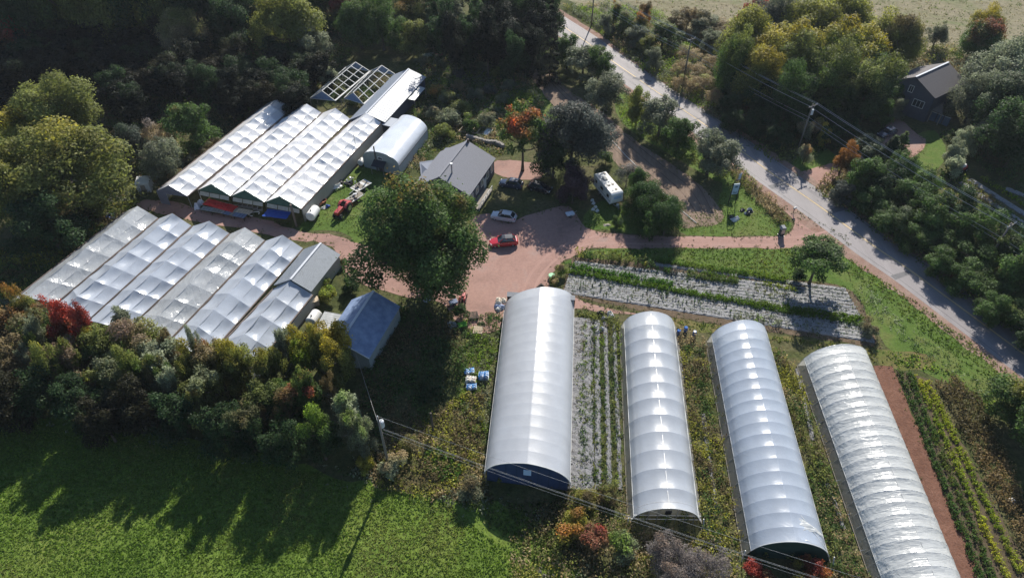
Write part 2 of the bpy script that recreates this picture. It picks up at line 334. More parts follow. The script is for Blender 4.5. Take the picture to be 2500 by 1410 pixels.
def conifer_mesh(name, seed, R_, Hh, layers, nleaf, lsz):
    g = np.random.default_rng(seed); P, Nn = [], []
    per = nleaf//(layers*9)
    for L in range(layers):
        t = (L+.5)/layers; z = Hh*t; rad = R_*(1-t)**.8+.12; nb = max(5, int(11*(1-t)+4))
        for b in range(nb):
            a = g.uniform(0, 6.283); ln = rad*g.uniform(.75, 1.12); m = int(per*9/nb)
            s = np.sqrt(g.uniform(0.02, 1, m)); wd = (1-s)*.22*rad+.12
            side = g.normal(size=m)*wd
            x = s*ln*math.cos(a)-side*math.sin(a); y = s*ln*math.sin(a)+side*math.cos(a)
            zz = z-s*ln*.28+(s**3)*ln*.12+g.normal(size=m)*.1
            P.append(np.stack([x, y, zz], 1)); n_ = np.stack([np.cos(a)*.5+0*s, np.sin(a)*.5+0*s, .9+0*s], 1)+g.normal(size=(m, 3))*.5; Nn.append(n_)
    P = np.concatenate(P); Nn = np.concatenate(Nn); N = len(P)
    P[:, 2] -= Hh*.5
    return quads_mesh(name, leaf_quads(P, Nn, lsz*g.uniform(.6, 1.3, N), .5, g=g), np.clip(g.normal(1, .25, N), .5, 1.6), hh=P[:, 2]/Hh+.5)
def trunk_mesh(name, seed, h, r, crown_r, crown_h, limbs=7, mat_=None, fork=.35, conif=False):
    g = random.Random(seed); b = MB()
    top = h*(.95 if conif else .72); n = 6
    b.tube([(g.uniform(-.1, .1)*r*3*i/n, g.uniform(-.1, .1)*r*3*i/n, top*i/n) for i in range(n+1)], [r*(1.35 if i == 0 else 1-.75*i/n) for i in range(n+1)], 7)
    if not conif:
        for k in range(limbs):
            z0 = h*(fork+.4*k/limbs); a = k*2.4+g.uniform(-.4, .4); ln = crown_r*g.uniform(.6, .95)
            p0 = Vector((0, 0, z0)); p2 = Vector((math.cos(a)*ln, math.sin(a)*ln, min(h*.95, z0+crown_h*g.uniform(.25, .5)))); p1 = p0.lerp(p2, .5)+Vector((0, 0, -.05*ln))
            b.tube([p0, p1, p2], [r*.5, r*.3, r*.08], 5)
            for q in range(2):
                s0 = p0.lerp(p2, g.uniform(.4, .8)); a2 = a+g.uniform(-1, 1); b.tube([s0, s0+Vector((math.cos(a2)*ln*.4, math.sin(a2)*ln*.4, ln*.25))], [r*.18, r*.05], 4)
    me = bpy.data.meshes.new(name); me.from_pydata(b.v, [], b.f); me.materials.append(mat_ or BARK); return me
# kinds: (crown meshes, unit radius, crown centre height, total height); trunk height matched
KINDS = {}
def kind(nm, r, rz, zc, h, ml, mt):
    for m in ml: m.materials.append(LEAF)
    KINDS[nm] = dict(r=r, rz=rz, zc=zc, h=h, c=ml, t=mt)
kind('big', 6.5, 7.8, 7.4, 15, [crown_mesh('crown_big', 100+i, 6.5, 7.8, 60, 25000, .36, lobe=(.2, .36), pointy=.15) for i in range(4)], [trunk_mesh('trunk_big', i, 13, .34, 5.5, 7, 8) for i in range(2)])
kind('stem', 3.6, 3.1, 5.0, 8.5, [crown_mesh('crown_stem', 250+i, 3.6, 3.1, 40, 11500, .28, lobe=(.2, .36), low=-.5) for i in range(2)], [trunk_mesh('trunk_stem', 17, 7.4, .2, 3, 4, 7)])
kind('mid', 3.6, 4.5, 4.1, 8.5, [crown_mesh('crown_mid', 200+i, 3.6, 4.5, 40, 11500, .28, lobe=(.2, .36), pointy=.12) for i in range(5)], [trunk_mesh('trunk_mid', 10+i, 7.4, .2, 3, 4, 7) for i in range(2)])
kind('tall', 3.2, 5.4, 5.8, 11, [crown_mesh('crown_tall', 300+i, 3.2, 5.4, 40, 12000, .28, pointy=.2, lobe=(.2, .36)) for i in range(3)], [trunk_mesh('trunk_tall', 20+i, 11, .22, 2.6, 6, 7) for i in range(2)])
kind('bush', 1.9, 1.5, 1.45, 3, [crown_mesh('crown_bush', 400+i, 1.9, 1.5, 20, 3200, .23) for i in range(4)], [trunk_mesh('trunk_bush', 30, 2.4, .09, 1.5, 1.5, 6, fork=.1)])
kind('airy', 3.2, 3.0, 3.6, 6.5, [crown_mesh('crown_airy', 500+i, 3.2, 3.0, 34, 4600, .2, lobe=(.16, .3), airy=1) for i in range(3)], [trunk_mesh('trunk_airy', 40+i, 6, .13, 2.9, 3.4, 14, BARKPALE, .15) for i in range(2)])
kind('spruce', 3.4, 6, 6.6, 13, [conifer_mesh('crown_spruce', 600+i, 3.6, 12.4, 15, 17000, .32) for i in range(3)], [trunk_mesh('trunk_spruce', 50, 13, .2, 1, 1, conif=True)])
kind('poplar', 1.9, 4.6, 5.6, 10.4, [crown_mesh('crown_poplar', 700+i, 1.9, 4.6, 30, 6500, .24, pointy=.6, lobe=(.2, .34)) for i in range(2)], [trunk_mesh('trunk_poplar', 60, 9.5, .14, 1.5, 6, 9, BARKPALE, .12)])
kind('maple', 9.0, 10.2, 11.2, 22, [crown_mesh('crown_maple', 801, 9.0, 10.4, 130, 76000, .38, lobe=(.14, .28), pointy=.4, low=-.97)], [trunk_mesh('trunk_maple', 70, 16, .5, 8.5, 9, 12)])
kind('hedge', 3.0, 3.0, 2.7, 5.6, [crown_mesh('crown_hedge', 900+i, 3.0, 3.0, 34, 10500, .2, lobe=(.3, .42)) for i in range(2)], [trunk_mesh('trunk_hedge', 80, 4, .12, 1.5, 3, 5, fork=.1)])
C_ = dict(black=(.013, .018, .012), shade_umber=(.028, .028, .015), mgreen=(.06, .10, .032), coral=(.42, .09, .06), mdeep=(.04, .075, .02), green=(.06, .10, .03), deep=(.038, .068, .028), olive=(.13, .145, .045), ygreen=(.20, .20, .045), gold=(.24, .20, .04), orange=(.26, .13, .045), red=(.20, .05, .04),  # the two darkest tints carry woodland shade in the leaf colour
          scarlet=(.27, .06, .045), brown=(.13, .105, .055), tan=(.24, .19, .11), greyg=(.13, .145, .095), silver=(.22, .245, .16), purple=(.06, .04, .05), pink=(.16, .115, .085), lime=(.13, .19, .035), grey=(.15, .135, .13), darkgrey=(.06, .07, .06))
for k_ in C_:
    if k_ not in ('black', 'shade_umber', 'deep'): C_[k_] = tuple(v*1.25 for v in C_[k_])
seedc = [0]
def tree_at(x, y, r, k, tint, tint2=None, turned=-.6, label=None, group=None, cat='tree', name=None, zs=None, sx=1.0, rz=None):
    K = KINDS[k]; s = r/K['r']; seedc[0] += 1; i = seedc[0]
    zs = zs or (s*.5+.5 if s > 1 else s**.8)
    if rz is None: rz = i*2.39996
    nm = name or {'spruce': 'spruce_tree', 'bush': 'shrub', 'hedge': 'clipped_shrub', 'poplar': 'poplar_tree', 'maple': 'maple_tree', 'airy': 'bare_tree'}.get(k, 'broadleaf_tree')
    if cat == 'tree' and k in ('bush', 'hedge'): cat = 'shrub'
    root = empty(nm, (x, y, 0), rz, label, cat, group)
    c = link('crown', K['c'][i % len(K['c'])], root); c.location = (0, 0, K['zc']*zs); c.scale = (s*sx, s/sx, zs)
    c['tint'] = [float(v) for v in C_[tint]]; c['tint2'] = [float(v) for v in C_[tint2 or tint]]; c['turned'] = float(turned)
    t = link('trunk', K['t'][i % len(K['t'])], root); t.scale = (s, s, zs)
    return root
def T(px, py, rpx, k, tint, tint2=None, turned=-.6, label=None, group=None, zs=None, **kw):
    """crown centre seen at photograph point (px,py) with radius rpx"""
    K = KINDS[k]; r = rpx*mpp(px, py, K['zc']); s = r/K['r']; z_ = zs or (s*.5+.5 if s > 1 else s**.8)
    p = W(px, py, K['zc']*z_); r = rpx*(p-Vector((0, 0, CAM_H))).length/FPX
    return tree_at(p.x, p.y, r, k, tint, tint2, turned, label, group, zs=z_, **kw)
# --- left side
T(140, 265, 84, 'big', 'olive', 'ygreen', -.2, 'tall round green tree behind the golden maple west of the greenhouses', zs=1.05)
T(165, 415, 128, 'big', 'olive', 'gold', .05, 'huge golden olive maple left of the white greenhouses, largest crown on that side', zs=1.15)
T(60, 340, 60, 'mid', 'ygreen', 'gold', .1, 'golden crowned tree on the left shoulder of the huge olive maple')
T(30, 455, 85, 'big', 'olive', 'gold', .0, 'yellow green tree cut by the left edge of the picture below the golden maple')
T(235, 500, 30, 'bush', 'olive', 'brown', -.2, 'olive shrub at the foot of the golden maple by the weedy bank')
T(110, 545, 70, 'mid', 'deep', 'green', -.4, 'dark green tree under the golden maple beside the left edge')
T(462, 302, 58, 'mid', 'green', 'orange', -.1, 'green shrubby tree turning rust, standing alone above the white greenhouses')
T(385, 335, 42, 'airy', 'tan', 'grey', .1, 'grey half bare tree beside the rust tinged green one')
T(395, 395, 48, 'mid', 'greyg', 'grey', -.1, 'grey green leafy tree by the upper end of the white greenhouses')
T(325, 350, 35, 'mid', 'darkgrey', 'deep', 0, 'small dark tree between the golden maple and the grey half bare tree')
for a in [(470, 395, 22), (505, 370, 20), (430, 430, 22), (520, 345, 18)]:
    T(*a, 'bush', 'brown', 'greyg', .1, 'low brown shrub along the back edge of the white greenhouses', 'shrubs along the white greenhouses')
# --- upper wood, lit tops
for a in [(452, 85, 52, 'big', 'tan', 'olive', .2, 'tan brown tree standing alone in sun amid the dark wood'),
          (405, 100, 26, 'mid', 'olive', 'ygreen', -.1, 'small olive tree at the foot of the tan tree in the dark wood'),
          (560, 45, 60, 'big', 'deep', 'green', -.1, 'dark green tree on the top edge right of the tan tree'),
          (640, 50, 48, 'mid', 'olive', 'gold', 0.1, 'golden tree at the top edge left of the big lit maple'),
          (700, 70, 78, 'big', 'olive', 'ygreen', .1, 'broad yellow green tree, biggest lit crown of the upper wood'),
          (765, 120, 45, 'mid', 'greyg', 'olive', -.1, 'grey green tree below the broad yellow green crown'),
          (780, 22, 45, 'mid', 'green', 'olive', 0, 'green tree at the top edge beside the red tipped maple'),
          (832, 28, 36, 'mid', 'green', 'scarlet', .35, 'maple with a scarlet crown at the top edge of the upper wood'),
          (875, 60, 48, 'big', 'green', 'olive', -.2, 'green tree to the right of the scarlet maple'),
          (930, 62, 50, 'big', 'green', 'brown', -.2, 'green brown tree near the right end of the upper wood'),
          (998, 40, 42, 'mid', 'olive', 'orange', .1, 'orange tinged tree at the right end of the upper wood'),
          (1010, 90, 38, 'mid', 'olive', 'brown', -.1, 'olive tree just below the orange tinged one'),
          (1115, 45, 34, 'spruce', 'greyg', 'olive', 0, 'sunlit grey green spruce between the two parts of the wood'),
          (1165, 40, 40, 'spruce', 'green', 'green', 0, 'tall green spruce at the top edge left of the road'),
          (35, 88, 36, 'mid', 'brown', 'red', .35, 'rusty red maple in the dark wood by the left edge'),
          (310, 5, 22, 'mid', 'olive', 'gold', .4, 'small bright yellow tree at the top edge of the dark wood'),
          (20, 20, 45, 'big', 'brown', 'olive', 0, 'brownish tree in the top left corner')]:
    T(*a[:7], a[7])
for x in range(-60, 1080, 62):                                    # the wood goes on beyond the frame
    T(x+U(-20, 20), (-60 if x > 480 else -30)+U(-12, 12), 64, 'big', random.choice(['deep', 'green', 'olive']), 'olive', -.3, 'leafy tree of the wood beyond the top edge', 'trees of the upper wood', zs=1.9 if x < 500 else 1.3)
for x in range(-160, 620, 60): q = W(x, -20); tree_at(q.x-4, q.y+26+U(-3, 3), 7, 'big', 'deep', 'olive', -.3, 'tall tree of the wood beyond the top edge', 'trees of the upper wood', zs=2.1)
dark = []
for y in (15, 60, 100, 138, 175, 210, 245):
    for x in range(-40, 900, 58):
        X, Y = x+U(-26, 26)+(y % 90)*.4, y+U(-14, 14)
        if X > 860-(Y-60)*.7 and Y > 120: continue
        if X > 500 and Y < 140: continue
        if 20 < X < 250 and Y > 200: continue
        if X > 380 and Y < 40: continue
        if math.hypot(X-452, Y-85) < 60 or math.hypot(X-35, Y-88) < 48 or math.hypot(X-462, Y-302) < 90: continue
        T(X, Y, U(36, 50), 'mid', random.choice(['black', 'black', 'shade_umber', 'deep']), random.choice(['black', 'shade_umber', 'deep']), U(-.3, .2), random.choice(['blackish', 'brownish', 'dark green'])+' broadleaf tree deep in the shaded wood, leaves tinted darker for shade', 'trees of the shaded wood', zs=U(.8, 1.15))  # near-black leaf tints stand in for the deep shade here
T(800, 182, 24, 'poplar', 'silver', 'greyg', 0, 'pale grey green young tree at the corner of the roofless greenhouse frames', zs=.55)
# --- dark spruces by the road top
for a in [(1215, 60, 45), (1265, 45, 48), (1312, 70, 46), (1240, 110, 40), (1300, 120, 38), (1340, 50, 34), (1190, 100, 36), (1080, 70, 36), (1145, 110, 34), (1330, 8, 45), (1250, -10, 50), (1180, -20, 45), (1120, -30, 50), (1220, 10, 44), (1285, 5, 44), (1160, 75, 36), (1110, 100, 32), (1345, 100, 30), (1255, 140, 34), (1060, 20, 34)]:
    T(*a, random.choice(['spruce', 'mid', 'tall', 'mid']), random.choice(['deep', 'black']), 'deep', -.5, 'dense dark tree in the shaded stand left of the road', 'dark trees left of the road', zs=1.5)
# --- farmyard trees
T(1030, 580, 160, 'maple', 'mgreen', 'orange', -.03, 'enormous green maple turning orange at its top, in the middle of the yard', rz=.4)
T(1277, 318, 66, 'stem', 'green', 'coral', .14, 'scarlet and green maple with a visible trunk behind the farmhouse', zs=1.75)
T(1398, 345, 96, 'big', 'darkgrey', 'grey', -.15, 'large dark grey purple crown between the red maple and the tilled strip', zs=1.02)
T(1352, 385, 55, 'mid', 'deep', 'darkgrey', -.2, 'dark tree below the large grey purple crown')
T(1400, 452, 46, 'mid', 'purple', 'grey', -.1, 'dark crimson leaved tree next to the camper')
T(1532, 425, 36, 'airy', 'darkgrey', 'grey', .1, 'grey twiggy bush between the camper and the tilled strip', zs=.75)
for a in [(1556, 446, 28), (1576, 468, 38), (1596, 492, 44), (1612, 518, 46), (1562, 492, 38), (1588, 520, 44), (1626, 540, 40), (1600, 545, 38), (1638, 520, 30)]:
    T(*a, 'hedge', 'mdeep', 'deep', .1, 'dense dark green clump of the rounded hedge below the camper', 'clumps of the rounded hedge', zs=1.12)
T(1508, 542, 16, 'bush', 'green', 'greyg', 0, 'small green shrub on the lawn beside the drive')
T(1330, 300, 20, 'bush', 'deep', 'green', 0, 'dark low shrub at the edge of the tilled strip')
T(1480, 385, 22, 'bush', 'green', 'deep', 0, 'dark green shrub touching the grey purple crown')
# --- hedgerow between tilled strip and road
for a in [(1385, 128, 38, 'mid', 'green', 'greyg', 'uppermost rounded tree of the row between soil strip and road'), (1425, 148, 52, 'mid', 'greyg', 'green', 'grey green tree, second of the row between soil strip and road'),
          (1462, 162, 36, 'mid', 'green', 'olive', 'small green tree third in the row beside the road'), (1484, 228, 52, 'mid', 'greyg', 'deep', 'dark grey green tree in the middle of the roadside row'),
          (1558, 262, 28, 'mid', 'olive', 'lime', 'light green shrubby tree leaning over the grass of the roadside row'), (1614, 288, 54, 'mid', 'greyg', 'deep', 'broad grey green tree of the roadside row above the last one'),
          (1660, 328, 44, 'mid', 'green', 'greyg', 'green tree close behind the last of the roadside row'), (1736, 380, 64, 'mid', 'greyg', 'green', 'large round tree above the roadside sign, last of the row')]:
    T(*a[:6], -.1, a[6], zs=1.0)
# --- beyond the road
for a in [(1500, 35, 18, 'tall', 'green', 'orange', .1), (1530, 60, 30, 'mid', 'green', 'brown', 0), (1480, 60, 22, 'mid', 'greyg', 'olive', 0), (1560, 85, 32, 'mid', 'greyg', 'deep', 0), (1575, 35, 18, 'tall', 'orange', 'brown', .3), (1560, 62, 22, 'tall', 'olive', 'orange', .2),
          (1620, 85, 40, 'tall', 'green', 'olive', .2), (1585, 110, 26, 'mid', 'olive', 'brown', .1), (1600, 140, 24, 'mid', 'greyg', 'olive', 0), (1645, 60, 30, 'mid', 'brown', 'greyg', 0), (1680, 45, 30, 'mid', 'tan', 'brown', .1),
          (1720, 60, 36, 'mid', 'greyg', 'brown', .1), (1770, 70, 38, 'airy', 'brown', 'tan', .1), (1740, 100, 30, 'mid', 'greyg', 'green', 0)]:
    T(*a[:7], 'one of the mixed small trees in the scrub between road and dry field', 'scrub trees beyond the road', zs=.62 if a[3] == 'tall' else .68)
T(1835, 42, 40, 'mid', 'scarlet', 'red', 1, 'bright red flat topped tree at the edge of the dry field')
for a in [(1680, 130, 34), (1700, 170, 34), (1665, 165, 28), (1720, 200, 32), (1735, 150, 30), (1690, 205, 26), (1660, 200, 22), (1740, 235, 28), (1765, 195, 28)]:
    T(*a, 'airy', 'tan', 'lime', 0, 'thin tan green sapling in the overgrown verge beyond the road', 'saplings in the overgrown verge', zs=.62)
big = [(1830, 100, 62, 'olive', 'ygreen'), (1890, 50, 50, 'darkgrey', 'greyg'), (1905, 130, 78, 'olive', 'gold'), (1985, 70, 70, 'olive', 'ygreen'), (2060, 50, 62, 'olive', 'ygreen'), (1955, 170, 66, 'green', 'olive'), (2090, 145, 78, 'green', 'gold'),
       (2160, 95, 62, 'olive', 'ygreen'), (1860, 190, 60, 'olive', 'gold'), (2030, 195, 62, 'green', 'olive'), (2120, 215, 60, 'deep', 'olive'), (1800, 160, 46, 'green', 'olive'), (2195, 115, 44, 'olive', 'brown'), (1930, 235, 52, 'deep', 'green')]
bl = ['leftmost yellow green oak of the big wood beyond the road', 'blue grey tree on the upper edge of the big wood', 'wide golden topped tree left of centre in the big wood', 'olive tree at the back of the big wood, near the dry field', 'highest yellow green tree in the big wood, nearest the top edge', 'green tree in the middle of the big wood', 'tree with a domed golden top right of the middle of the big wood', 'olive tree on the right side of the big wood above the house', 'golden tree at the road side of the big wood', 'green tree under the domed golden crown', 'dark tree next to the grey house roof', 'green tree on the left flank of the big wood', 'brownish olive tree at the right end of the big wood', 'dark tree just behind the power lines in the big wood']
for a, l in zip(big, bl): T(a[0], a[1], a[2], 'big', a[3], a[4], .22, l, zs=U(.9, 1.1))  # turned raised: tops coloured paler for sunlight as well as autumn
for a in [(1830, 235, 42), (1880, 270, 44), (1800, 215, 36), (1950, 290, 40), (2010, 270, 44), (2060, 300, 42), (2110, 270, 40), (1850, 305, 36), (1785, 260, 30), (1900, 330, 34), (2030, 330, 30), (2140, 180, 40), (1790, 300, 28)]:
    T(*a, 'mid', 'deep', 'green', -.3, 'dark tree on the shaded front of the big wood', 'trees on the shaded front of the big wood', zs=.62 if a[1] > 250 else .9)
for a in [(1965, 320, 20, 'greyg', 'tan'), (1995, 310, 20, 'tan', 'olive'), (2015, 330, 16, 'ygreen', 'gold'), (1968, 375, 18, 'greyg', 'orange')]:
    T(*a[:3], 'bush', a[3], a[4], .2, 'pale shrub around the foot of the transformer pole', 'shrubs round the transformer pole', zs=1.6)
T(2400, 70, 34, 'big', 'olive', 'gold', .3, 'golden brown tree in the dry field right of the house', zs=.8)
T(2395, 105, 46, 'big', 'green', 'red', .1, 'dark green maple with a red tipped top behind the house', zs=.8)
T(2290, 85, 22, 'tall', 'greyg', 'olive', 0, 'slim pale tree standing in the dry field behind the house', zs=.6)
for a in [(2420, 190, 66, 'greyg', 'silver'), (2480, 170, 60, 'green', 'greyg'), (2450, 260, 64, 'deep', 'greyg'), (2385, 240, 44, 'greyg', 'silver'), (2500, 330, 70, 'deep', 'green')]:
    T(*a[:3], 'big', a[3], a[4], .1, 'large grey green tree right of the grey house', 'large trees right of the house')
for a in [(2365, 340, 26, 'silver'), (2325, 375, 24, 'silver'), (2400, 330, 30, 'greyg'), (2170, 235, 30, 'green'), (2190, 265, 20, 'greyg'), (2160, 270, 26, 'green')]:
    T(*a[:3], 'mid', a[3], 'greyg', 0, 'small pale tree around the neighbouring house', 'small trees around the neighbouring house')
# --- right strip between road and mulched beds
T(2062, 388, 26, 'mid', 'brown', 'orange', .5, 'rust orange round tree at the mouth of the neighbouring drive', zs=.8)
strip = [(2120, 370, 46, 'tall'), (2175, 365, 34, 'spruce'), (2110, 430, 44, 'mid'), (2060, 470, 30, 'mid'), (2160, 440, 46, 'mid'), (2200, 415, 36, 'mid'), (2130, 495, 42, 'mid'), (2215, 480, 50, 'mid'), (2260, 460, 38, 'mid'), (2180, 535, 42, 'mid'), (2270, 530, 50, 'mid'),
         (2330, 520, 44, 'mid'), (2240, 580, 42, 'mid'), (2320, 590, 50, 'mid'), (2390, 560, 48, 'mid'), (2300, 640, 40, 'mid'), (2380, 640, 52, 'mid'), (2450, 610, 50, 'mid'), (2360, 690, 40, 'mid'), (2440, 700, 54, 'mid'), (2500, 670, 54, 'mid'), (2420, 755, 36, 'mid'), (2490, 770, 48, 'mid'), (2560, 740, 54, 'mid'), (2540, 830, 44, 'mid'), (2560, 600, 54, 'mid'), (2200, 355, 26, 'spruce'), (2610, 850, 60, 'mid')]
for a in strip:
    c1 = random.choice(['deep', 'green', 'green', 'darkgrey']); near = a[0] < 2110+(a[1]-430)*1.35
    T(*a[:3], a[3], c1, random.choice(['olive', 'greyg', 'green']), U(-.3, .1), {'deep': 'dark green', 'green': 'mid green', 'darkgrey': 'grey green'}[c1]+(' spruce' if a[3] == 'spruce' else ' tree')+' of the belt beyond the road, '+('low and right at the road edge' if near else 'tall, towards the neighbouring garden'), 'trees of the belt beyond the road', zs=(U(.5, .62) if a[0] < 2110+(a[1]-430)*1.35 else U(.8, 1.1)) if a[3] == 'mid' else .5)
T(2330, 405, 22, 'bush', 'silver', 'greyg', 0, 'pale bush above the red parked machine', zs=1.6)
# --- single trees near the beds
T(2000, 632, 66, 'stem', 'green', 'greyg', .1, 'lone round tree with a clear trunk between driveway and vegetable beds', zs=1.05)
T(1950, 672, 20, 'bush', 'deep', 'green', 0, 'dark shrub left of the lone round tree')
T(2492, 975, 62, 'mid', 'green', 'gold', .12, 'yellow tipped green tree cut by the right edge below the road', zs=.8)
T(2560, 1060, 70, 'mid', 'green', 'olive', 0, 'green tree beyond the right edge of the picture')
# --- front left hedge of trees
front = [(45, 800, 66, 'mid', 'brown', 'orange', .15, 'red brown tree at the left edge in front of the plastic greenhouses'), (110, 835, 62, 'mid', 'green', 'brown', .1, 'olive brown tree left of the red maple tips'),
         (155, 800, 34, 'tall', 'brown', 'scarlet', .55, 'small maple with bright red top against the white plastic'), (213, 810, 26, 'tall', 'scarlet', 'red', .7, 'second bright red maple top, right of the first one'),
         (170, 900, 56, 'mid', 'brown', 'pink', .2, 'faded pinkish brown tree in the front hedge'), (255, 850, 60, 'mid', 'green', 'olive', .3, 'green tree right of the red maples'), (40, 900, 60, 'mid', 'brown', 'tan', 0, 'dark tree low at the left edge'),
         (310, 800, 30, 'poplar', 'greyg', 'silver', 0, 'slim grey green tree reaching up over the plastic greenhouse'), (345, 850, 62, 'mid', 'olive', 'pink', .2, 'wide tree with rusty pink top in the middle of the front hedge'), (390, 905, 70, 'mid', 'greyg', 'silver', .1, 'large grey green tree, brightest of the front hedge'),
         (290, 920, 56, 'mid', 'olive', 'greyg', .2, 'grey green tree left of the brightest one'), (470, 900, 40, 'mid', 'olive', 'gold', .1, 'olive yellow tree by the black opening of the plastic greenhouse'), (525, 895, 52, 'mid', 'olive', 'tan', .2, 'pale yellow tree against the end of the plastic greenhouse'), (580, 900, 46, 'mid', 'olive', 'gold', .1, 'yellow green tree beside the last plastic greenhouse'),
         (500, 965, 56, 'mid', 'olive', 'greyg', .2, 'green tree low in the middle of the front hedge'), (660, 905, 50, 'mid', 'olive', 'gold', .1, 'golden olive tree right of the last plastic greenhouse'), (720, 870, 46, 'mid', 'lime', 'gold', .2, 'lime yellow tree beside the little corrugated roof'),
         (805, 845, 58, 'mid', 'ygreen', 'gold', .4, 'bright golden tree hiding the corner of the blue roofed shed'), (820, 900, 44, 'mid', 'olive', 'gold', .2, 'gold green tree just below the bright golden one'), (730, 985, 66, 'mid', 'green', 'red', .15, 'green tree with red tips at the right end of the front hedge'), (650, 990, 56, 'mid', 'deep', 'olive', .2, 'dark brown green tree left of the red tipped one'),
         (845, 1010, 44, 'poplar', 'silver', 'lime', .1, 'silvery poplar at the right end of the front hedge'), (870, 1060, 40, 'mid', 'greyg', 'lime', .1, 'pale green tree beside the silvery poplar'), (780, 1070, 50, 'mid', 'deep', 'lime', .2, 'dark tree below the red tipped one'), (600, 1050, 50, 'mid', 'deep', 'brown', .1, 'dark tree on the field side of the front hedge')]
for a in front: T(*a[:6], a[6], a[7], zs=1.08 if a[3] != 'poplar' else .95)
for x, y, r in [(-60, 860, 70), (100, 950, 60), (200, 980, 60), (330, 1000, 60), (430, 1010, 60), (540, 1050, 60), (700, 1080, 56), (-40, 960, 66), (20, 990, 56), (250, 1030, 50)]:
    T(x, y, r, 'mid', random.choice(['deep', 'shade_umber']), random.choice(['brown', 'olive', 'deep']), -.3, 'shaded tree on the field side of the front hedge', 'shaded trees of the front hedge', zs=1.0)  # the darkest leaf tint puts the hedge's shade into the colour
dt = T(600, 985, 30, 'airy', 'grey', 'tan', 0, 'leafless grey tree poking out of the dark front hedge', zs=1.7); 
for ch in list(dt.children):
    if ch.name.startswith('crown'): bpy.data.objects.remove(ch)
gq = random.Random(77)
for k in range(34):
    t = gq.random(); X = 20+t*800; Y = 775+110*math.sin(t*2.2)+gq.uniform(-20, 130); R_ = gq.uniform(16, 30)
    c1, c2, l = gq.choice([('olive', 'gold', 'olive yellow'), ('greyg', 'silver', 'grey green'), ('green', 'olive', 'mid green'), ('brown', 'olive', 'brownish'), ('olive', 'orange', 'olive and rust')])
    T(X, Y, R_, gq.choice(['mid', 'mid', 'airy']), c1, c2, gq.uniform(-.2, .3), l+' young tree in the front hedge, '+('near the red maples' if X < 150 else 'before the plastic bays' if X < 560 else 'towards the blue shed'), 'young trees in the front hedge', zs=gq.uniform(1.0, 1.35))
# --- shrubs
for a in [(960, 1135, 34, 'silver', 'tan', 'pale silvery willow shrub at the foot of the wooden pole'), (890, 1130, 26, 'ygreen', 'gold', 'yellow shrub left of the wooden pole'), (1000, 1080, 26, 'olive', 'brown', 'rusty weedy shrub right of the wooden pole'), (1145, 1195, 36, 'greyg', 'brown', 'grey green bush at the near corner of the widest tunnel'),
          (1395, 1280, 42, 'ygreen', 'orange', 'yellow and rust bush between the first two tunnels'), (1450, 1310, 44, 'brown', 'red', 'reddish brown bush right of the yellow and rust one'), (1520, 1340, 40, 'greyg', 'lime', 'grey green bush low at the bottom edge between tunnels'),
          (1435, 1215, 30, 'ygreen', 'brown', 'olive brush at the end of the silver mulch strips'), (1490, 1205, 28, 'brown', 'olive', 'brown brush beside the narrow tunnel corner'),
          (1840, 1390, 26, 'scarlet', 'red', 'crimson shrub in front of the open tunnel'), (1875, 1410, 24, 'scarlet', 'brown', 'lower crimson shrub on the bottom edge'), (1985, 1395, 36, 'orange', 'red', 'orange red shrub at the corner of the open tunnel'), (1945, 1400, 28, 'brown', 'gold', 'brown gold shrub between the crimson and the orange one'),
          (800, 715, 26, 'ygreen', 'lime', 'yellow green shrub beside the corrugated roof shed'), (790, 690, 18, 'olive', 'lime', 'small olive shrub against the corrugated roof shed'), (838, 640, 12, 'green', 'brown', 'small dark shrub at the far corner of the corrugated roof shed'), (860, 690, 26, 'deep', 'green', 'shaded bush between maple and corrugated roof shed'),
          (1065, 225, 26, 'olive', 'orange', 'orange tipped bush in the overgrown plot by the long shed'), (1090, 235, 22, 'greyg', 'olive', 'olive bush beside the orange tipped one'), (1370, 660, 18, 'lime', 'tan', 'weedy shrub at the corner of the vegetable beds'), (1352, 685, 14, 'olive', 'tan', 'tan weedy shrub near the tunnel porch'),
          (870, 240, 22, 'olive', 'brown', 'brown bush growing inside the roofless frame'), (835, 225, 14, 'greyg', 'olive', 'small bush growing through the roofless frame'), (1125, 760, 26, 'green', 'deep', 'dark shrub in the shade at the yard edge'), (2125, 800, 22, 'greyg', 'brown', 'grey brush at the right end of the vegetable beds')]:
    T(a[0], a[1], a[2], 'bush', a[3], a[4], .3, a[5])
for a in [(1620, 1345, 52), (1680, 1370, 60), (1740, 1385, 50), (1640, 1400, 50)]:
    T(*a, 'airy', 'grey', 'pink', .1, 'greyish lilac twiggy shrub in front of the narrow tunnel', 'lilac grey shrubs by the narrow tunnel', zs=.7)
# orchard-like bushes in the overgrown plot
for a in [(1095, 285, 34, 'greyg', 'olive'), (1130, 265, 26, 'olive', 'greyg'), (1060, 275, 22, 'greyg', 'tan'), (1150, 300, 24, 'green', 'olive'), (1085, 320, 26, 'olive', 'green'), (1185, 290, 24, 'greyg', 'tan'), (1030, 150, 18, 'greyg', 'olive'), (1075, 150, 18, 'greyg', 'tan'),
          (1145, 155, 18, 'greyg', 'olive'), (1180, 165, 18, 'greyg', 'olive'), (1215, 175, 22, 'olive', 'lime'), (1120, 175, 16, 'darkgrey', 'greyg'), (1195, 220, 18, 'darkgrey', 'greyg'), (1225, 240, 18, 'greyg', 'olive'), (1120, 210, 18, 'tan', 'olive'), (1160, 230, 20, 'greyg', 'tan'), (1240, 205, 18, 'greyg', 'lime')]:
    T(*a[:3], 'bush', a[3], a[4], .1, 'unpruned bush in the overgrown plot behind the farmhouse', 'bushes in the overgrown plot')
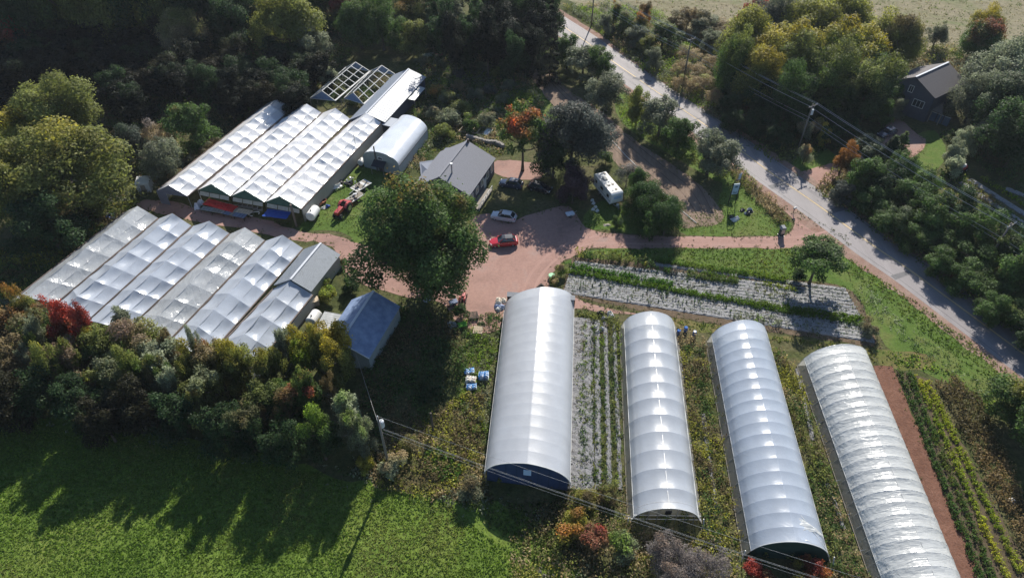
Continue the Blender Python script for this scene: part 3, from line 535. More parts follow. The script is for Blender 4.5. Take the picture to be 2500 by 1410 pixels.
# ================================================================ GREENHOUSES
F_WHITE = film('white_film', (.80, .80, .81), .0, .26, .08, (1.3, 1.0, 1), transl=.12, spec=1.1, dirt=.9)
F_CLEAR = film('clear_film', (.60, .66, .76), .10, .19, .04, (.8, .5, 1), transl=.3, dirt=.8)
F_WORN = film('worn_film', (.60, .63, .66), .14, .2, .12, (1.6, .6, 1), transl=.3, dirt=.78)
F_G1 = film('double_film', (.62, .65, .70), .12, .32, .01, (1, 1, 1), transl=.3)
F_G2 = film('tight_film', (.58, .62, .68), .14, .30, .015, (1, 1, 1), transl=.3, spec=1.4); F_G3 = film('bluish_film', (.54, .61, .72), .16, .26, .02, (1, 1, 1), transl=.3)
F_G4 = film('loose_film', (.74, .76, .76), .10, .26, .12, (.3, 1.6, 1), transl=.35, spec=.6)
F_SIDE = film('side_film', (.60, .57, .52), .55, .35, .05)
F_SIDEW = film('side_film_white', (.62, .62, .60), .2, .35, .05)
GREENW = mat('green_board', (.055, .12, .095), (.04, .09, .075), 2, .7); BEIGE = mat('beige_board', (.42, .40, .34), (.34, .32, .27), 2, .8)
GUT = mat('rusty_gutter', (.16, .12, .10), (.10, .085, .075), 1.5, .8); GREYBLUE = mat('grey_blue_wall', (.14, .155, .20), (.10, .11, .15), 1, .7); DARKIN = mat('shaded_interior', (.05, .04, .032), (.03, .026, .02), 2, .9)
NAVY = mat('dark_blue_wall', (.035, .06, .13), (.025, .045, .10), .8, .5)
def grid_roof(A, B, C, D, ns, nv, sag, su=6, sv=5, wr=0.0, seed=0, ends=1.0):
    """A-B runs along the ridge, C-D along the eave; sheet sags between bows and purlins"""
    g = random.Random(seed); P = []; nrm = (B-A).cross(C-A).normalized()
    if nrm.z < 0: nrm = -nrm
    am = [g.uniform(.35, 1.5) for _ in range(ns*nv+nv)]; sk = [g.uniform(.7, 1.5) for _ in range(ns*nv+nv)]
    for i in range(ns*su+1):
        u = i/(ns*su); fu = (i % su)/su; su_ = 1-(2*fu-1)**2; row = []; seg = min(ns-1, i//su)
        for j in range(nv*sv+1):
            v = j/(nv*sv); fv = (j % sv)/sv; sv_ = 1-(2*fv-1)**2; cell = seg*nv+min(nv-1, j//sv)
            p = A.lerp(B, u).lerp(C.lerp(D, u), v)
            q_ = fu**sk[cell]; p = p-nrm*sag*(1-(2*q_-1)**2)*(.35+.65*sv_)*am[cell] + (nrm*g.uniform(-wr, wr) if wr else Vector())
            row.append(p)
        P.append(row)
    return P
def bay(nm, label, cat, group, FL, FR, BL, BR, RF, RB, he, hr, ns, nvR, nvL, sag, fm, wallm, endF, seed, sides='', wr=0, purl=None):
    a = [W(*p, he) for p in (FL, FR, BL, BR)]; fl, fr, bl_, br = a; rf, rb = W(*RF, hr), W(*RB, hr)
    base = (fl+fr+bl_+br)/4; base.z = 0
    root = empty(nm, base, 0, label, cat, group); L = lambda p: Vector(p)-base
    fl, fr, bl_, br, rf, rb = map(L, (fl, fr, bl_, br, rf, rb)); up = Vector((0, 0, .03))
    b = MB(); b.cells(grid_roof(rf, rb, fr, br, ns, nvR, sag, wr=wr, seed=seed), 6, 5); b.build('roof_film', fm, root, smooth=False)
    b = MB(); b.cells(grid_roof(rf, rb, fl, bl_, ns, nvL, sag*.8, wr=wr, seed=seed+1), 6, 5); b.build('roof_film', fm, root)
    for o in list(root.children): o.data.polygons.foreach_set('use_smooth', [True]*len(o.data.polygons))
    for k in range(ns+1):                                          # bows
        u = k/ns; l, r_, t = fl.lerp(bl_, u), fr.lerp(br, u), rf.lerp(rb, u)
        MB().tube([l-up*1.2, t-up*1.2, r_-up*1.2], .03, 4).build('bow', METAL, root)
    MB().tube([rf-up*2, rb-up*2], .035, 4).build('ridge_pipe', METAL, root)
    for v in range(1, nvR): MB().tube([rf.lerp(fr, v/nvR)-up*2, rb.lerp(br, v/nvR)-up*2], .025, 4).build('purlin', METAL, root)
    for l, m_ in ((fl, bl_), (fr, br)):
        MB().bar(l-up*.2, m_-up*.2, .2, .16).build('gutter', GUT, root)
        for k in range(0, ns+1, 2):
            p = l.lerp(m_, k/ns); MB().bar((p.x, p.y, .0), (p.x, p.y, he-.1), .07).build('post', METAL, root)
    dz = lambda p, z: Vector((p.x, p.y, z))
    for s_, (l, m_) in (('L', (fl, bl_)), ('R', (fr, br))):
        if s_ in sides:
            off = (l-rf); off.z = 0; off = off.normalized()*.09
            MB().grid(grid_roof(l+off-up*3, m_+off-up*3, dz(l+off, .02), dz(m_+off, .02), ns, 1, .05, seed=seed+3)).build('side_wall', wallm, root)
            MB().bar(dz(l+off*1.8, .15), dz(m_+off*1.8, .15), .05, .3).build('base_board', WOODGREY, root)
    for kind_, (l, r_, t) in ((endF[0], (fl, fr, rf)), (endF[1], (bl_, br, rb))):
        o_ = (rf-rb).normalized()*.04*(1 if t is rf else -1); l2, r2, t2 = l+o_, r_+o_, t+o_
        if kind_ == 'green': MB().quad(l2, r2, t2).build('gable', GREENW, root, solid=.06)
        if kind_ == 'film': MB().quad(dz(l2, .05), dz(r2, .05), r2, t2, l2).build('end_film', F_SIDEW, root)
        if kind_ == 'wall': MB().quad(dz(l2, .05), dz(r2, .05), r2, t2, l2).build('end_wall', wallm, root)
        if kind_ == 'blue': MB().quad(dz(l2, .05), dz(l2.lerp(r2, .3), .05), l2.lerp(r2, .3)-Vector((0, 0, .3)), r2-Vector((0, 0, .1)), r2, t2, l2).build('end_wall', GREYBLUE, root)
        if kind_ == 'green' and t is rf:                            # header boards under the gable, open below
            for k in range(3):
                p, q = l2.lerp(r2, .06+.3*k), l2.lerp(r2, .34+.3*k)
                MB().quad(p-Vector((0, 0, .75))+o_*8, q-Vector((0, 0, .75))+o_*8, q-Vector((0, 0, .12)), p-Vector((0, 0, .12))).build('header_board', BEIGE, root, solid=.03)
    return root
WH = 'white film covered greenhouse bay, '
A4 = [((382, 466), (458, 479), (652, 252), (715, 265.5), (411, 452), (677.4, 242.4), ('blue', 'none'), 'leftmost of the four, with a dark open doorway'),
      ((483, 463.6), (563.6, 479), (722, 262), (786, 275.7), (515.6, 449.2), (749, 253.6), ('green', 'none'), 'second from the left, green gable above the red tarp'),
      ((563.6, 479), (646.4, 493.6), (788, 275), (856, 291), (597, 463.6), (818.7, 263.8), ('green', 'none'), 'third from the left, green gable with beige boards'),
      ((646.4, 493.6), (736.4, 510), (866, 290), (931.6, 300), (682.4, 479), (894.7, 275.9), ('green', 'none'), 'rightmost, with chimney pipe and blue tarp in front')]
for k, (fl, fr, bl_, br, rf, rb, e, l) in enumerate(A4):
    bay('greenhouse_bay', WH+l, 'greenhouse', 'white covered greenhouse bays', fl, fr, bl_, br, rf, rb, 2.75, 4.85, 12, 2, 1, .20, F_WHITE, F_SIDEW, e, k*10, 'L' if k == 0 else ('R' if k == 3 else ''), wr=.012)
PB = 'plastic covered greenhouse bay, '
B6 = [((31, 732), (137, 741), (304.7, 517.4), (386.4, 532.8), (60, 724), (335.3, 503), 6, F_WORN, .22, 'leftmost of the six, wrinkled sheet along the weedy bank'),
      ((138, 741), (216, 782), (388, 533.5), (468, 551.5), (143, 762), (420.4, 520.8), 7, F_CLEAR, .30, 'second from the left'),
      ((217, 782), (310, 806), (470, 552), (560, 570), (240, 787), (510.6, 539.6), 7, F_CLEAR, .27, 'third from the left, dotted with bright patches'),
      ((311, 806), (413, 831), (562, 571), (646.8, 587), (345, 812), (597.4, 554.9), 7, F_WORN, .22, 'fourth from the left, with crinkled sheet'),
      ((415, 831), (499, 880), (648, 588), (740.4, 606.6), (443, 841), (689.3, 573.6), 7, F_CLEAR, .32, 'fifth from the left, reaching furthest past the trees')]
for k, (fl, fr, bl_, br, rf, rb, ns, fm, sg, l) in enumerate(B6):
    bay('greenhouse_bay', PB+l, 'greenhouse', 'clear plastic greenhouse bays', fl, fr, bl_, br, rf, rb, 2.1, 4.0, ns, 2, 1, sg, fm, F_SIDEW, ('none', 'film'), 100+k*10, 'L' if k == 0 else '', wr=.02 if fm is F_WORN else .004)
bay('greenhouse_bay', PB+'rightmost and shortest, standing in front of the corrugated shed', 'greenhouse', 'clear plastic greenhouse bays', (500, 881), (620, 900), (668, 704), (764, 720), (556, 862), (708, 685), 2.1, 4.0, 4, 2, 1, .32, F_CLEAR, F_SIDEW, ('film', 'none'), 190, 'R')
# ---------------------------------------------------------------- high tunnels
PROF = [(0, 0), (0, .34), (.018, .46), (.065, .62), (.14, .765), (.25, .885), (.37, .96), (.5, 1.0)]
LEAN = [(0, 0), (.065, .36), (.088, .46), (.13, .62), (.2, .77), (.29, .885), (.39, .965), (.5, 1.0)]
def prof_pts(n=6, prof=None):
    half = spline([Vector((a, b, 0)) for a, b in (prof or PROF)[1:]], False, n)
    pts = [(p.x, p.y) for p in half]; return pts+[(1-x, z) for x, z in pts[-2::-1]]
def tunnel(label, NL, NR, FL_, FR_, h, ns, fm, sag, seed, hoopm=METAL, wr=0, lside=None, rside=None, strutw=True, prof=None):
    hx = (prof or PROF)[1][0]
    nl, nr, fl, fr = W(*NL), W(*NR), W(*FL_), W(*FR_); base = (nl+nr+fl+fr)/4
    root = empty('high_tunnel', base, 0, label, 'greenhouse', 'round topped tunnels side by side')
    nl, nr, fl, fr = (p-base for p in (nl, nr, fl, fr)); pp = prof_pts(6, prof); g = random.Random(seed); su = 6; P = []
    am = [g.uniform(.8, 1.2) for _ in range(ns+1)]
    def pt(u, x, z, out=0):
        l, r_ = nl.lerp(fl, u), nr.lerp(fr, u); c = l.lerp(r_, .5); p = l.lerp(r_, x)
        q = Vector((p.x, p.y, z*h)); cc = Vector((c.x, c.y, h*.35)); d = (q-cc).normalized(); return q+d*out
    for i in range(ns*su+1):
        u = i/(ns*su); fu = (i % su)/su; s_ = (1-(2*fu-1)**2)*am[min(ns-1, i//su)]
        P.append([pt(u, x, z, -sag*s_*(.3+.7*math.sin(math.pi*min(1, k/(len(pp)-1))))+.03+(g.uniform(-wr, wr) if wr else 0)) for k, (x, z) in enumerate(pp)])
    b = MB(); b.cells(P, su, 0, [(len(pp)-1)//2] if ns > 17 else ()); f = b.build('roof_film', fm, root, smooth=True)
    for k in range(ns+1):
        MB().tube([pt(k/ns, 0, 0)]+[pt(k/ns, x, z) for x, z in pp[::3]]+([pt(k/ns, *pp[-1])] if (len(pp)-1) % 3 else [])+[pt(k/ns, 1, 0)], .03 if sag else .025, 5).build('hoop', hoopm, root)
    for x in (0, 1):
        x2 = hx if x == 0 else 1-hx
        MB().bar(pt(0, x2, .35), pt(1, x2, .35), .07, .1).build('hip_board', DIRTYWHITE, root)
        MB().bar(pt(0, x, .02), pt(1, x, .02), .05, .25).build('base_board', WOODGREY, root)
        m_ = (lside if x == 0 else rside) or F_SIDEW
        MB().grid([[pt(i/ns, x2, .34, .03), pt(i/ns, (x+x2)/2, .18, .05-(i % 2)*.06), pt(i/ns, x, .03, .02)] for i in range(ns+1)]).build('side_curtain', m_, root, smooth=True)
    MB().bar(pt(0, .5, .985), pt(1, .5, .985), .05).build('ridge_pipe', METAL, root)
    if strutw:
        for k in range(0, ns+1, 3):
            for x, s_ in ((0, -1),):
                p = pt(k/ns, x, .34); d = (nl-nr).normalized()
                MB().tube([p, p+d*.45+Vector((0, 0, -.25)), pt(k/ns, x, .12)], .018, 4).build('crank_arm', METAL, root)
    return root, pt
g1, pt1 = tunnel('widest high tunnel with smooth milky double film, leftmost of the four tunnels', (1184, 1172), (1390, 1198), (1233, 765), (1400, 750), 4.85, 17, F_G1, .016, 1, lside=F_SIDEW, rside=F_SIDEW, strutw=False)
g2, pt2 = tunnel('narrowest high tunnel with bright spots along its ridge, second from the left', (1532, 1276), (1713, 1279), (1512, 800), (1650, 800), 3.5, 12, F_G2, .11, 2, lside=F_SIDE, strutw=False, prof=LEAN)
g3, pt3 = tunnel('high tunnel with bluish film and a torn near end, third from the left', (1812, 1358), (2026, 1374), (1722, 835), (1874, 825), 4.25, 19, F_G3, .06, 3, lside=F_SIDE, prof=LEAN)
g4, pt4 = tunnel('rightmost high tunnel with loose wrinkled film and a rolled up left side', (2135, 1450), (2357, 1455), (1944, 892), (2120, 880), 4.0, 22, F_G4, .10, 4, wr=.03, lside=F_SIDE, prof=LEAN)
def arch_end(root, pt, u, m_, off, x0=.02, x1=.98, zbot=0.0, name='end_wall'):
    pp = [(x, z) for x, z in prof_pts(3, None if pt is pt1 else LEAN) if x0 <= x <= x1]; d = (pt(0, .5, 0)-pt(1, .5, 0)).normalized()*off
    P = [pt(u, x0, zbot)+d]+[pt(u, x, z*.99)+d for x, z in pp]+[pt(u, x1, zbot)+d]
    return MB().quad(*P).build(name, m_, root)
arch_end(g1, pt1, 0, NAVY, -.05); VENT = mat('vent_panel', (.42, .56, .74), (.38, .5, .68), 1, .5)
dn = (pt1(0, .5, 0)-pt1(1, .5, 0)).normalized()
MB().bar(pt1(0, .455, .62)+dn*.04, pt1(0, .545, .62)+dn*.04, .06, 1.1).build('vent_panel', VENT, g1)
for k in range(1, 8): MB().bar(pt1(0, k/8, 0)+dn*.0, pt1(0, k/8, .34+.62*math.sin(math.pi*k/8)**.7)+dn*.0, .05).build('end_stud', mat('stud', (.04, .06, .1)) if k == 1 else bpy.data.materials['stud'], g1)
MB().tube([pt1(0, x, z, .05) for x, z in prof_pts(3)], .06, 6).build('end_arch', DIRTYWHITE, g1)
arch_end(g1, pt1, 1, F_SIDEW, .05)
arch_end(g2, pt2, 1, F_SIDEW, .05); arch_end(g2, pt2, 0, F_SIDE, -.9, zbot=.0); arch_end(g3, pt3, 1, F_SIDEW, .05); arch_end(g4, pt4, 1, F_SIDEW, .05)
arch_end(g3, pt3, 0, mat('dark_green_cloth', (.018, .045, .035), (.014, .035, .028), 1, .8), -.12)
for k in range(1, 8): MB().bar(pt2(0, k/8, 0), pt2(0, k/8, .36+.6*math.sin(math.pi*k/8)**.8), .06).build('end_stud', METAL, g2)
MB().bar(pt2(0, .03, .3), pt2(0, .97, .3), .06).build('end_rail', METAL, g2); MB().bar(pt2(0, .05, .55), pt2(0, .95, .55), .05).build('end_rail', METAL, g2)
d2 = (pt2(0, .5, 0)-pt2(1, .5, 0)).normalized(); MB().bar(pt2(0, .46, .8)+d2*.1, pt2(0, .54, .8)+d2*.1, .12, .7).build('exhaust_fan', BLACK, g2)
for gg, pt_ in ((g2, pt2), (g3, pt3)):
    MB().tube([pt_(0, x, z, .05) for x, z in prof_pts(3, LEAN)], .05, 6).build('end_arch', DIRTYWHITE, gg)
    for x in (0, 1): MB().tube([pt_(0, x, .36), pt_(0, x, 0)+d2*.5+Vector((.15*(2*x-1), 0, 0))], .07, 5).build('corner_post', DIRTYWHITE, gg)
# torn flap on the third tunnel
b = MB(); fl_ = []
for i in range(7):
    fl_.append([pt3(.01+.08*i/6*(1-.35*j/5), .56+.29*j/5-.03*math.sin(i), .955-.33*(j/5)**2.1, .06+.05*math.sin(i*2.1+j*1.7)) for j in range(6)])
b.grid(fl_); b.build('torn_film', F_G4, g3, smooth=False)
MB().tube([pt3(.10, .62, .93, .08), pt3(.05, .73, .85, .08), pt3(.01, .87, .62, .06)], .07, 5).build('film_fold', F_G4, g3)
# crops seen through the open sides are built with the ground cover below
# porch facade behind the widest tunnel
fac = empty('tunnel_porch', W(1322, 740), 0, 'dark timber porch with flat grey wings across the far end of the widest tunnel', 'porch'); o_ = fac.location
GREYROOF = mat('grey_flat_roof', (.10, .115, .14), (.08, .09, .115), 1, .6)
a_, b_ = W(1238, 718, 2.9)-o_, W(1404, 727, 2.9)-o_
for k, (s0, s1) in enumerate(((0, .36), (.64, 1))):
    p, q = a_.lerp(b_, s0), a_.lerp(b_, s1); MB().box((p+q)/2, ((q-p).length, 1.0, .1), math.atan2((q-p).y, (q-p).x)).build('flat_roof', GREYROOF, fac)
for s in (0.01, .99):
    p = a_.lerp(b_, s); MB().bar((p.x, p.y-.4, 0), (p.x, p.y-.4, 2.85), .14).build('post', WOODDARK, fac)
c_ = (a_+b_)/2; MB().prism([(-1.9, 2.9), (1.9, 2.9), (0, 5.1)], .2, .5).build('gable', WOODDARK, fac).location = (c_.x, c_.y, 0)
MB().quad((a_.x, a_.y, 0), (b_.x, b_.y, 0), (b_.x, b_.y, 2.85), (a_.x, a_.y, 2.85)).build('wall', WOODDARK, fac).location = (0, .4, 0)
# ================================================================ BUILDINGS
def metal_roof(name, c, rough=.4, stripes=0, ang=0, c2=None):
    m, n, bs = newmat(name); col = ramp(n, noise(n, .7, 6, .7, dist=1), [(.28, tuple(x*.7 for x in c)), (.45, c), (.7, c2 or tuple(x*.85 for x in c))])
    n.links.new(col, bs.inputs['Base Color']); bs.inputs['Roughness'].default_value = rough; bs.inputs['Specular IOR Level'].default_value = .5; return m
R_SILVER = metal_roof('silver_metal_roof', (.26, .295, .35), .5); R_CORR = metal_roof('corrugated_roof', (.38, .41, .44), .5); R_SHINGLE = mat('grey_shingle', (.21, .215, .24), (.165, .17, .195), 6, .85, bmp=.01)
R_BLUE = mat('blue_grey_roof', (.24, .31, .45), (.15, .20, .32), 1.1, .5); R_BROWN = mat('brown_shingle', (.13, .12, .12), (.10, .095, .10), 5, .9, bmp=.01)
WALLDK = mat('dark_siding', (.075, .08, .10), (.06, .065, .085), 1, .8); WALLWH = mat('white_siding', (.52, .54, .56), (.45, .47, .49), .8, .7); WALLGY = mat('grey_siding', (.30, .33, .32), (.25, .28, .27), .8, .7)
def slab(pts, name, m_, root, th=.12):
    return MB().quad(*pts).build(name, m_, root, solid=th)
def ribs(P, Q, R_, S_, n, root, m_, name='roof_rib', r=.022):
    """raised ribs from edge P-Q (ridge) to R_-S_ (eave)"""
    for k in range(n+1):
        a, b = P.lerp(Q, k/n), R_.lerp(S_, k/n); up = Vector((0, 0, .03)); MB().bar(a+up, b+up, r*1.6, r).build(name, m_, root)
def gabled(nm, label, cat, RB, RF, EBR, EFR, hr, he, roofm, wallm, EBL=None, EFL=None, ribn=0, over=.25, cap=None):
    rb, rf = W(*RB, hr), W(*RF, hr); er, ef = W(*EBR, he), W(*EFR, he)
    hb, hf = er-rb, ef-rf
    hm = (hb+hf)/2; er, ef = rb+hm, rf+hm; hb = hf = hm
    lb = W(*EBL, he) if EBL else Vector((rb.x-hb.x, rb.y-hb.y, he)); lf = W(*EFL, he) if EFL else Vector((rf.x-hf.x, rf.y-hf.y, he))
    lm = ((lb-rb)+(lf-rf))/2; lb, lf = rb+lm, rf+lm
    base = (rb+rf+er+ef+lb+lf)/6; base.z = 0; root = empty(nm, base, 0, label, cat)
    rb, rf, er, ef, lb, lf = (p-base for p in (rb, rf, er, ef, lb, lf))
    o1 = slab([rf, ef, er, rb], 'roof', roofm, root); o2 = slab([rf, rb, lb, lf], 'roof', roofm, root)
    MB().bar(rf+Vector((0, 0, .05)), rb+Vector((0, 0, .05)), .35, .06).build('ridge_cap', cap or metal_cap, root)
    ins = lambda p, c: p.lerp(c, .045)
    ctr = (rb+rf)/2
    E_, F_, L_, M_ = (Vector((q.x, q.y, he-.1)) for q in (ins(er, ctr), ins(ef, ctr), ins(lb, ctr), ins(lf, ctr)))
    z0 = lambda p: Vector((p.x, p.y, 0)); rf_, rb_ = rf.lerp(rb, .04)-Vector((0, 0, .2)), rb.lerp(rf, .04)-Vector((0, 0, .2))
    for P in ([z0(F_), z0(E_), E_, F_], [z0(L_), z0(M_), M_, L_], [z0(M_), z0(F_), F_, rf_, M_], [z0(E_), z0(L_), L_, rb_, E_]): MB().quad(*P).build('wall', wallm, root)
    if ribn: ribs(rf, rb, ef, er, ribn, root, roofm); ribs(rf, rb, lf, lb, ribn, root, roofm)
    return root, dict(rf=rf, rb=rb, er=er, ef=ef, lb=lb, lf=lf, F=F_, E=E_, L=L_, M=M_)
metal_cap = metal_roof('ridge_cap_metal', (.55, .57, .6), .35)
FRAMEW = mat('window_frame', (.7, .7, .68), None, 1, .5)
def window(root, c, d, n_, w=.9, h=1.2, panes=2):
    """c centre on the wall, d direction along the wall, n_ outward"""
    d = Vector(d).normalized(); n_ = Vector(n_).normalized(); up = Vector((0, 0, 1)); c = Vector(c)+n_*.04
    f = MB()
    for s in (-1, 1): f.bar(c+d*w/2*s-up*h/2, c+d*w/2*s+up*h/2, .09, .06)
    for s in (-1, 1): f.bar(c-d*w/2+up*h/2*s, c+d*w/2+up*h/2*s, .06, .09)
    for k in range(1, panes): f.bar(c+d*(w*(k/panes-.5))-up*h/2, c+d*(w*(k/panes-.5))+up*h/2, .05, .04)
    fr = f.build('window', FRAMEW, root)
    MB().quad(c-d*w/2-up*h/2-n_*.02, c+d*w/2-up*h/2-n_*.02, c+d*w/2+up*h/2-n_*.02, c-d*w/2+up*h/2-n_*.02).build('pane', GLASSDARK, fr)
# long silver shed behind the white bays
ls, q = gabled('long_shed', 'long low shed with pale silver metal roof running on from the rightmost white bay', 'shed', (998.2, 168), (893, 277), (1046, 188), (934, 299), 4.6, 2.9, R_SILVER, WALLDK, ribn=26)
b0 = ls.location
p = [W(1021, 209, 2.6)-b0, W(1038, 215, 2.2)-b0, W(1012, 245, 2.2)-b0, W(991, 240.5, 2.6)-b0]
slab([p[3], p[2], p[1], p[0]], 'porch_roof', metal_roof('pale_sheet', (.30, .34, .34)), ls)
for k in (1, 2): MB().bar((p[k].x, p[k].y, 0), p[k], .1).build('post', WOODGREY, ls)

# connector roof
cr = empty('link_roof', W(962, 300), 0, 'small flat grey roof linking the long shed to the white round hut', 'shed'); b0 = cr.location
slab([W(932, 304, 2.7)-b0, W(961, 311, 2.5)-b0, W(990, 294, 2.5)-b0, W(946, 285, 2.7)-b0], 'roof', R_SILVER, cr)
for x, y in ((934, 305), (961, 312)): p = W(x, y, 2.5)-b0; MB().bar((p.x, p.y, 0), p, .12).build('post', WOODDARK, cr)
# white quonset hut
def quonset():
    hr, he = 4.2, 2.2; rb, rf = W(1006.7, 283, hr), W(926, 372, hr); er, ef = W(1043.6, 316, he), W(974, 405, he)
    lb, lf = rb*2-er, rf*2-ef; lb.z = lf.z = he; base = (er+ef+lb+lf)/4; base.z = 0
    root = empty('round_roofed_hut', base, 0, 'white hut with a curved shiny film roof and a stove pipe at its gable', 'hut')
    er, ef, lb, lf, rb, rf = (p-base for p in (er, ef, lb, lf, rb, rf)); P = []
    for i in range(15):
        u = i/14; l, r_ = lf.lerp(lb, u), ef.lerp(er, u); row = []
        for j in range(17):
            a = math.pi*j/16; x = .5-.5*math.cos(a); z = he+(hr-he)*(math.sin(a)**.9)*(1-.12*(1-abs(math.cos(a)))*0)
            q_ = l.lerp(r_, x); row.append(Vector((q_.x, q_.y, z-.05*math.sin(math.pi*(u*4 % 1)))))
        P.append(row)
    MB().grid(P).build('roof_cover', film('hut_cover', (.66, .70, .76), 0, .16, .02, transl=.1), root, smooth=True)
    z0 = lambda p: Vector((p.x, p.y, 0))
    for a, b in ((ef, er), (lb, lf)): MB().quad(z0(a), z0(b), b, a).build('side_wall', WALLWH, root); MB().bar(a+Vector((0, 0, -.05)), b+Vector((0, 0, -.05)), .1, .12).build('eave_board', BLACK, root)
    for row, l, r_ in ((P[0], lf, ef), (P[-1], lb, er)): MB().quad(z0(l), z0(r_), *[v-Vector((0, 0, .03)) for v in row[::-1]]).build('end_wall', WALLGY, root)
    d = (ef-lf).normalized(); n_ = (rf-rb).normalized(); n_.z = 0; c = (lf+ef)/2
    window(root, Vector((c.x, c.y, 2.9))+n_*.05, d, n_, .9, .6)
    pr = [c+d*k+Vector((0, 0, z))+n_*o for k, z, o in ((-1.3, .3, .1), (1.3, .3, .1), (1.3, -.25, 1.6), (-1.3, -.25, 1.6))]
    slab(pr[::-1], 'porch_roof', mat('porch_dark', (.03, .032, .04)), root, .08)
    for k in (2, 3): MB().bar(z0(pr[k]), pr[k], .09).build('post', WOODGREY, root)
    s = lf.lerp(ef, .38)+n_*.2; MB().tube([(s.x, s.y, 0), (s.x, s.y, 5.4)], .13, 8).build('stove_pipe', mat('rusty_pipe', (.14, .12, .11)), root)
    MB().box((c.x+n_.x*.08, c.y+n_.y*.08, 1), (1, .1, 2), math.atan2(d.y, d.x)).build('door', WOODDARK, root)
quonset()
# farmhouse
fh, q = gabled('farmhouse', 'farmhouse with large grey shingle roof, two roof pipes and a row of white framed windows', 'house', (1140.7, 342.7), (1071, 432), (1210.5, 385.5), (1146.7, 479), 6.4, 3.3, R_SHINGLE, WALLDK, cap=R_SHINGLE)
d = (q['E']-q['F']).normalized(); n_ = Vector((d.y, -d.x, 0))
for k in (.1, .3, .5, .72, .9): window(fh, q['F'].lerp(q['E'], k)*1+Vector((0, 0, -1.3)), d, n_, 1.1, 1.3)
p = q['F'].lerp(q['E'], .6); MB().box((p.x+n_.x*.06, p.y+n_.y*.06, 1.05), (1, .1, 2.1), math.atan2(d.y, d.x)).build('door', WALLWH, fh)
for k, s_ in ((.0, 1.6), (.25, 1.8), (.5, 1.6)):                      # veranda deck rails
    pass
v0, v1 = q['F'].lerp(q['E'], .02)+n_*1.7, q['F'].lerp(q['E'], .55)+n_*1.7
dk = MB().box(((v0+v1)/2-n_*.8+Vector((0, 0, -(v0.z)+.35))), ((v1-v0).length, 1.7, .12), math.atan2(d.y, d.x)).build('deck', WOODGREY, fh)
for z in (.8, 1.25): MB().bar((v0.x, v0.y, z), (v1.x, v1.y, z), .06).build('handrail', FRAMEW, fh)
for k in range(7): p = v0.lerp(v1, k/6); MB().bar((p.x, p.y, 0), (p.x, p.y, 1.3), .07).build('rail_post', FRAMEW, fh)
def roof_pipe(root, px, py, z, h, r, m_, name='roof_pipe'):
    p = W(px, py, z)-root.location; MB().tube([p-Vector((0, 0, .3)), p+Vector((0, 0, h)), p+Vector((0, 0, h+.01))], r, 8).build(name, m_, root); return p
pp_ = roof_pipe(fh, 1103.5, 424, 5.55, 1.9, .13, METAL); MB().tube([pp_+Vector((0, 0, 1.9)), pp_+Vector((0, 0, 2.15))], .24, 8).build('pipe_cap', WHITE, fh)
roof_pipe(fh, 1143, 350, 6.0, .9, .22, mat('brick_dark', (.12, .09, .08)), 'chimney')
low = [W(1128, 357, 5.2)-fh.location, W(1087.5, 361, 3.4)-fh.location, W(1066, 389, 3.4)-fh.location, W(1024, 395.5, 2.7)-fh.location, W(1030, 450, 2.7)-fh.location, W(1071, 440, 5.2)-fh.location]
ex = empty('house_extension', fh.location+(low[3]+low[1])/2*1, 0, 'lower grey roofed wing on the left of the farmhouse', 'house wing'); ex.location.z = 0; o_ = fh.location-ex.location
lo_ = [p+o_ for p in low]; slab([lo_[5], lo_[4], lo_[3], lo_[2], lo_[1], lo_[0]][::-1], 'roof', mat('wing_shingle', (.20, .215, .26), (.17, .185, .225), 5, .8), ex)
for a, b in ((1, 2), (2, 3), (3, 4)): p, r_ = lo_[a]*.985, lo_[b]*.985; MB().quad((p.x, p.y, 0), (r_.x, r_.y, 0), (r_.x, r_.y, r_.z), (p.x, p.y, p.z)).build('wall', WALLDK, ex)
# corrugated shed
cs, q = gabled('corrugated_shed', 'grey corrugated metal shed behind the shortest plastic bay', 'shed', (783.5, 593), (709.4, 681.8), (826.4, 617.9), (764.9, 715.5), 4.3, 2.5, R_CORR, WALLGY, EBL=(744, 606), EFL=(668, 697), ribn=44)
# blue shed
bs_, q = gabled('blue_roofed_shed', 'shed with a blue roof half shaded by the yard maple', 'shed', (912, 709.5), (829, 836), (974, 747), (905, 876), 5.2, 2.7, R_BLUE, WALLGY, ribn=0)
MB().bar(q['ef']+Vector((0, 0, .03)), q['rf']+Vector((0, 0, .03)), .1, .12).build('barge_board', DIRTYWHITE, bs_)
# small corrugated lean-to by the tank
lt = empty('small_corrugated_hut', W(790, 810), 0, 'small hut with dirty white corrugated roof mostly behind the golden tree', 'hut'); b0 = lt.location
P = [p-b0 for p in (W(755, 828, 2.0), W(780, 843, 2.0), W(837, 768, 2.6), W(792, 760, 2.6))]; slab(P, 'roof', DIRTYWHITE, lt); ribs(P[0], P[3], P[1], P[2], 16, lt, DIRTYWHITE)
z0 = lambda p: Vector((p.x, p.y, 0))
for a, b in ((0, 1), (1, 2), (2, 3), (3, 0)): MB().quad(z0(P[a]*.97), z0(P[b]*.97), Vector((*(P[b]*.97).xy, P[b].z-.15)), Vector((*(P[a]*.97).xy, P[a].z-.15))).build('wall', WALLDK, lt)
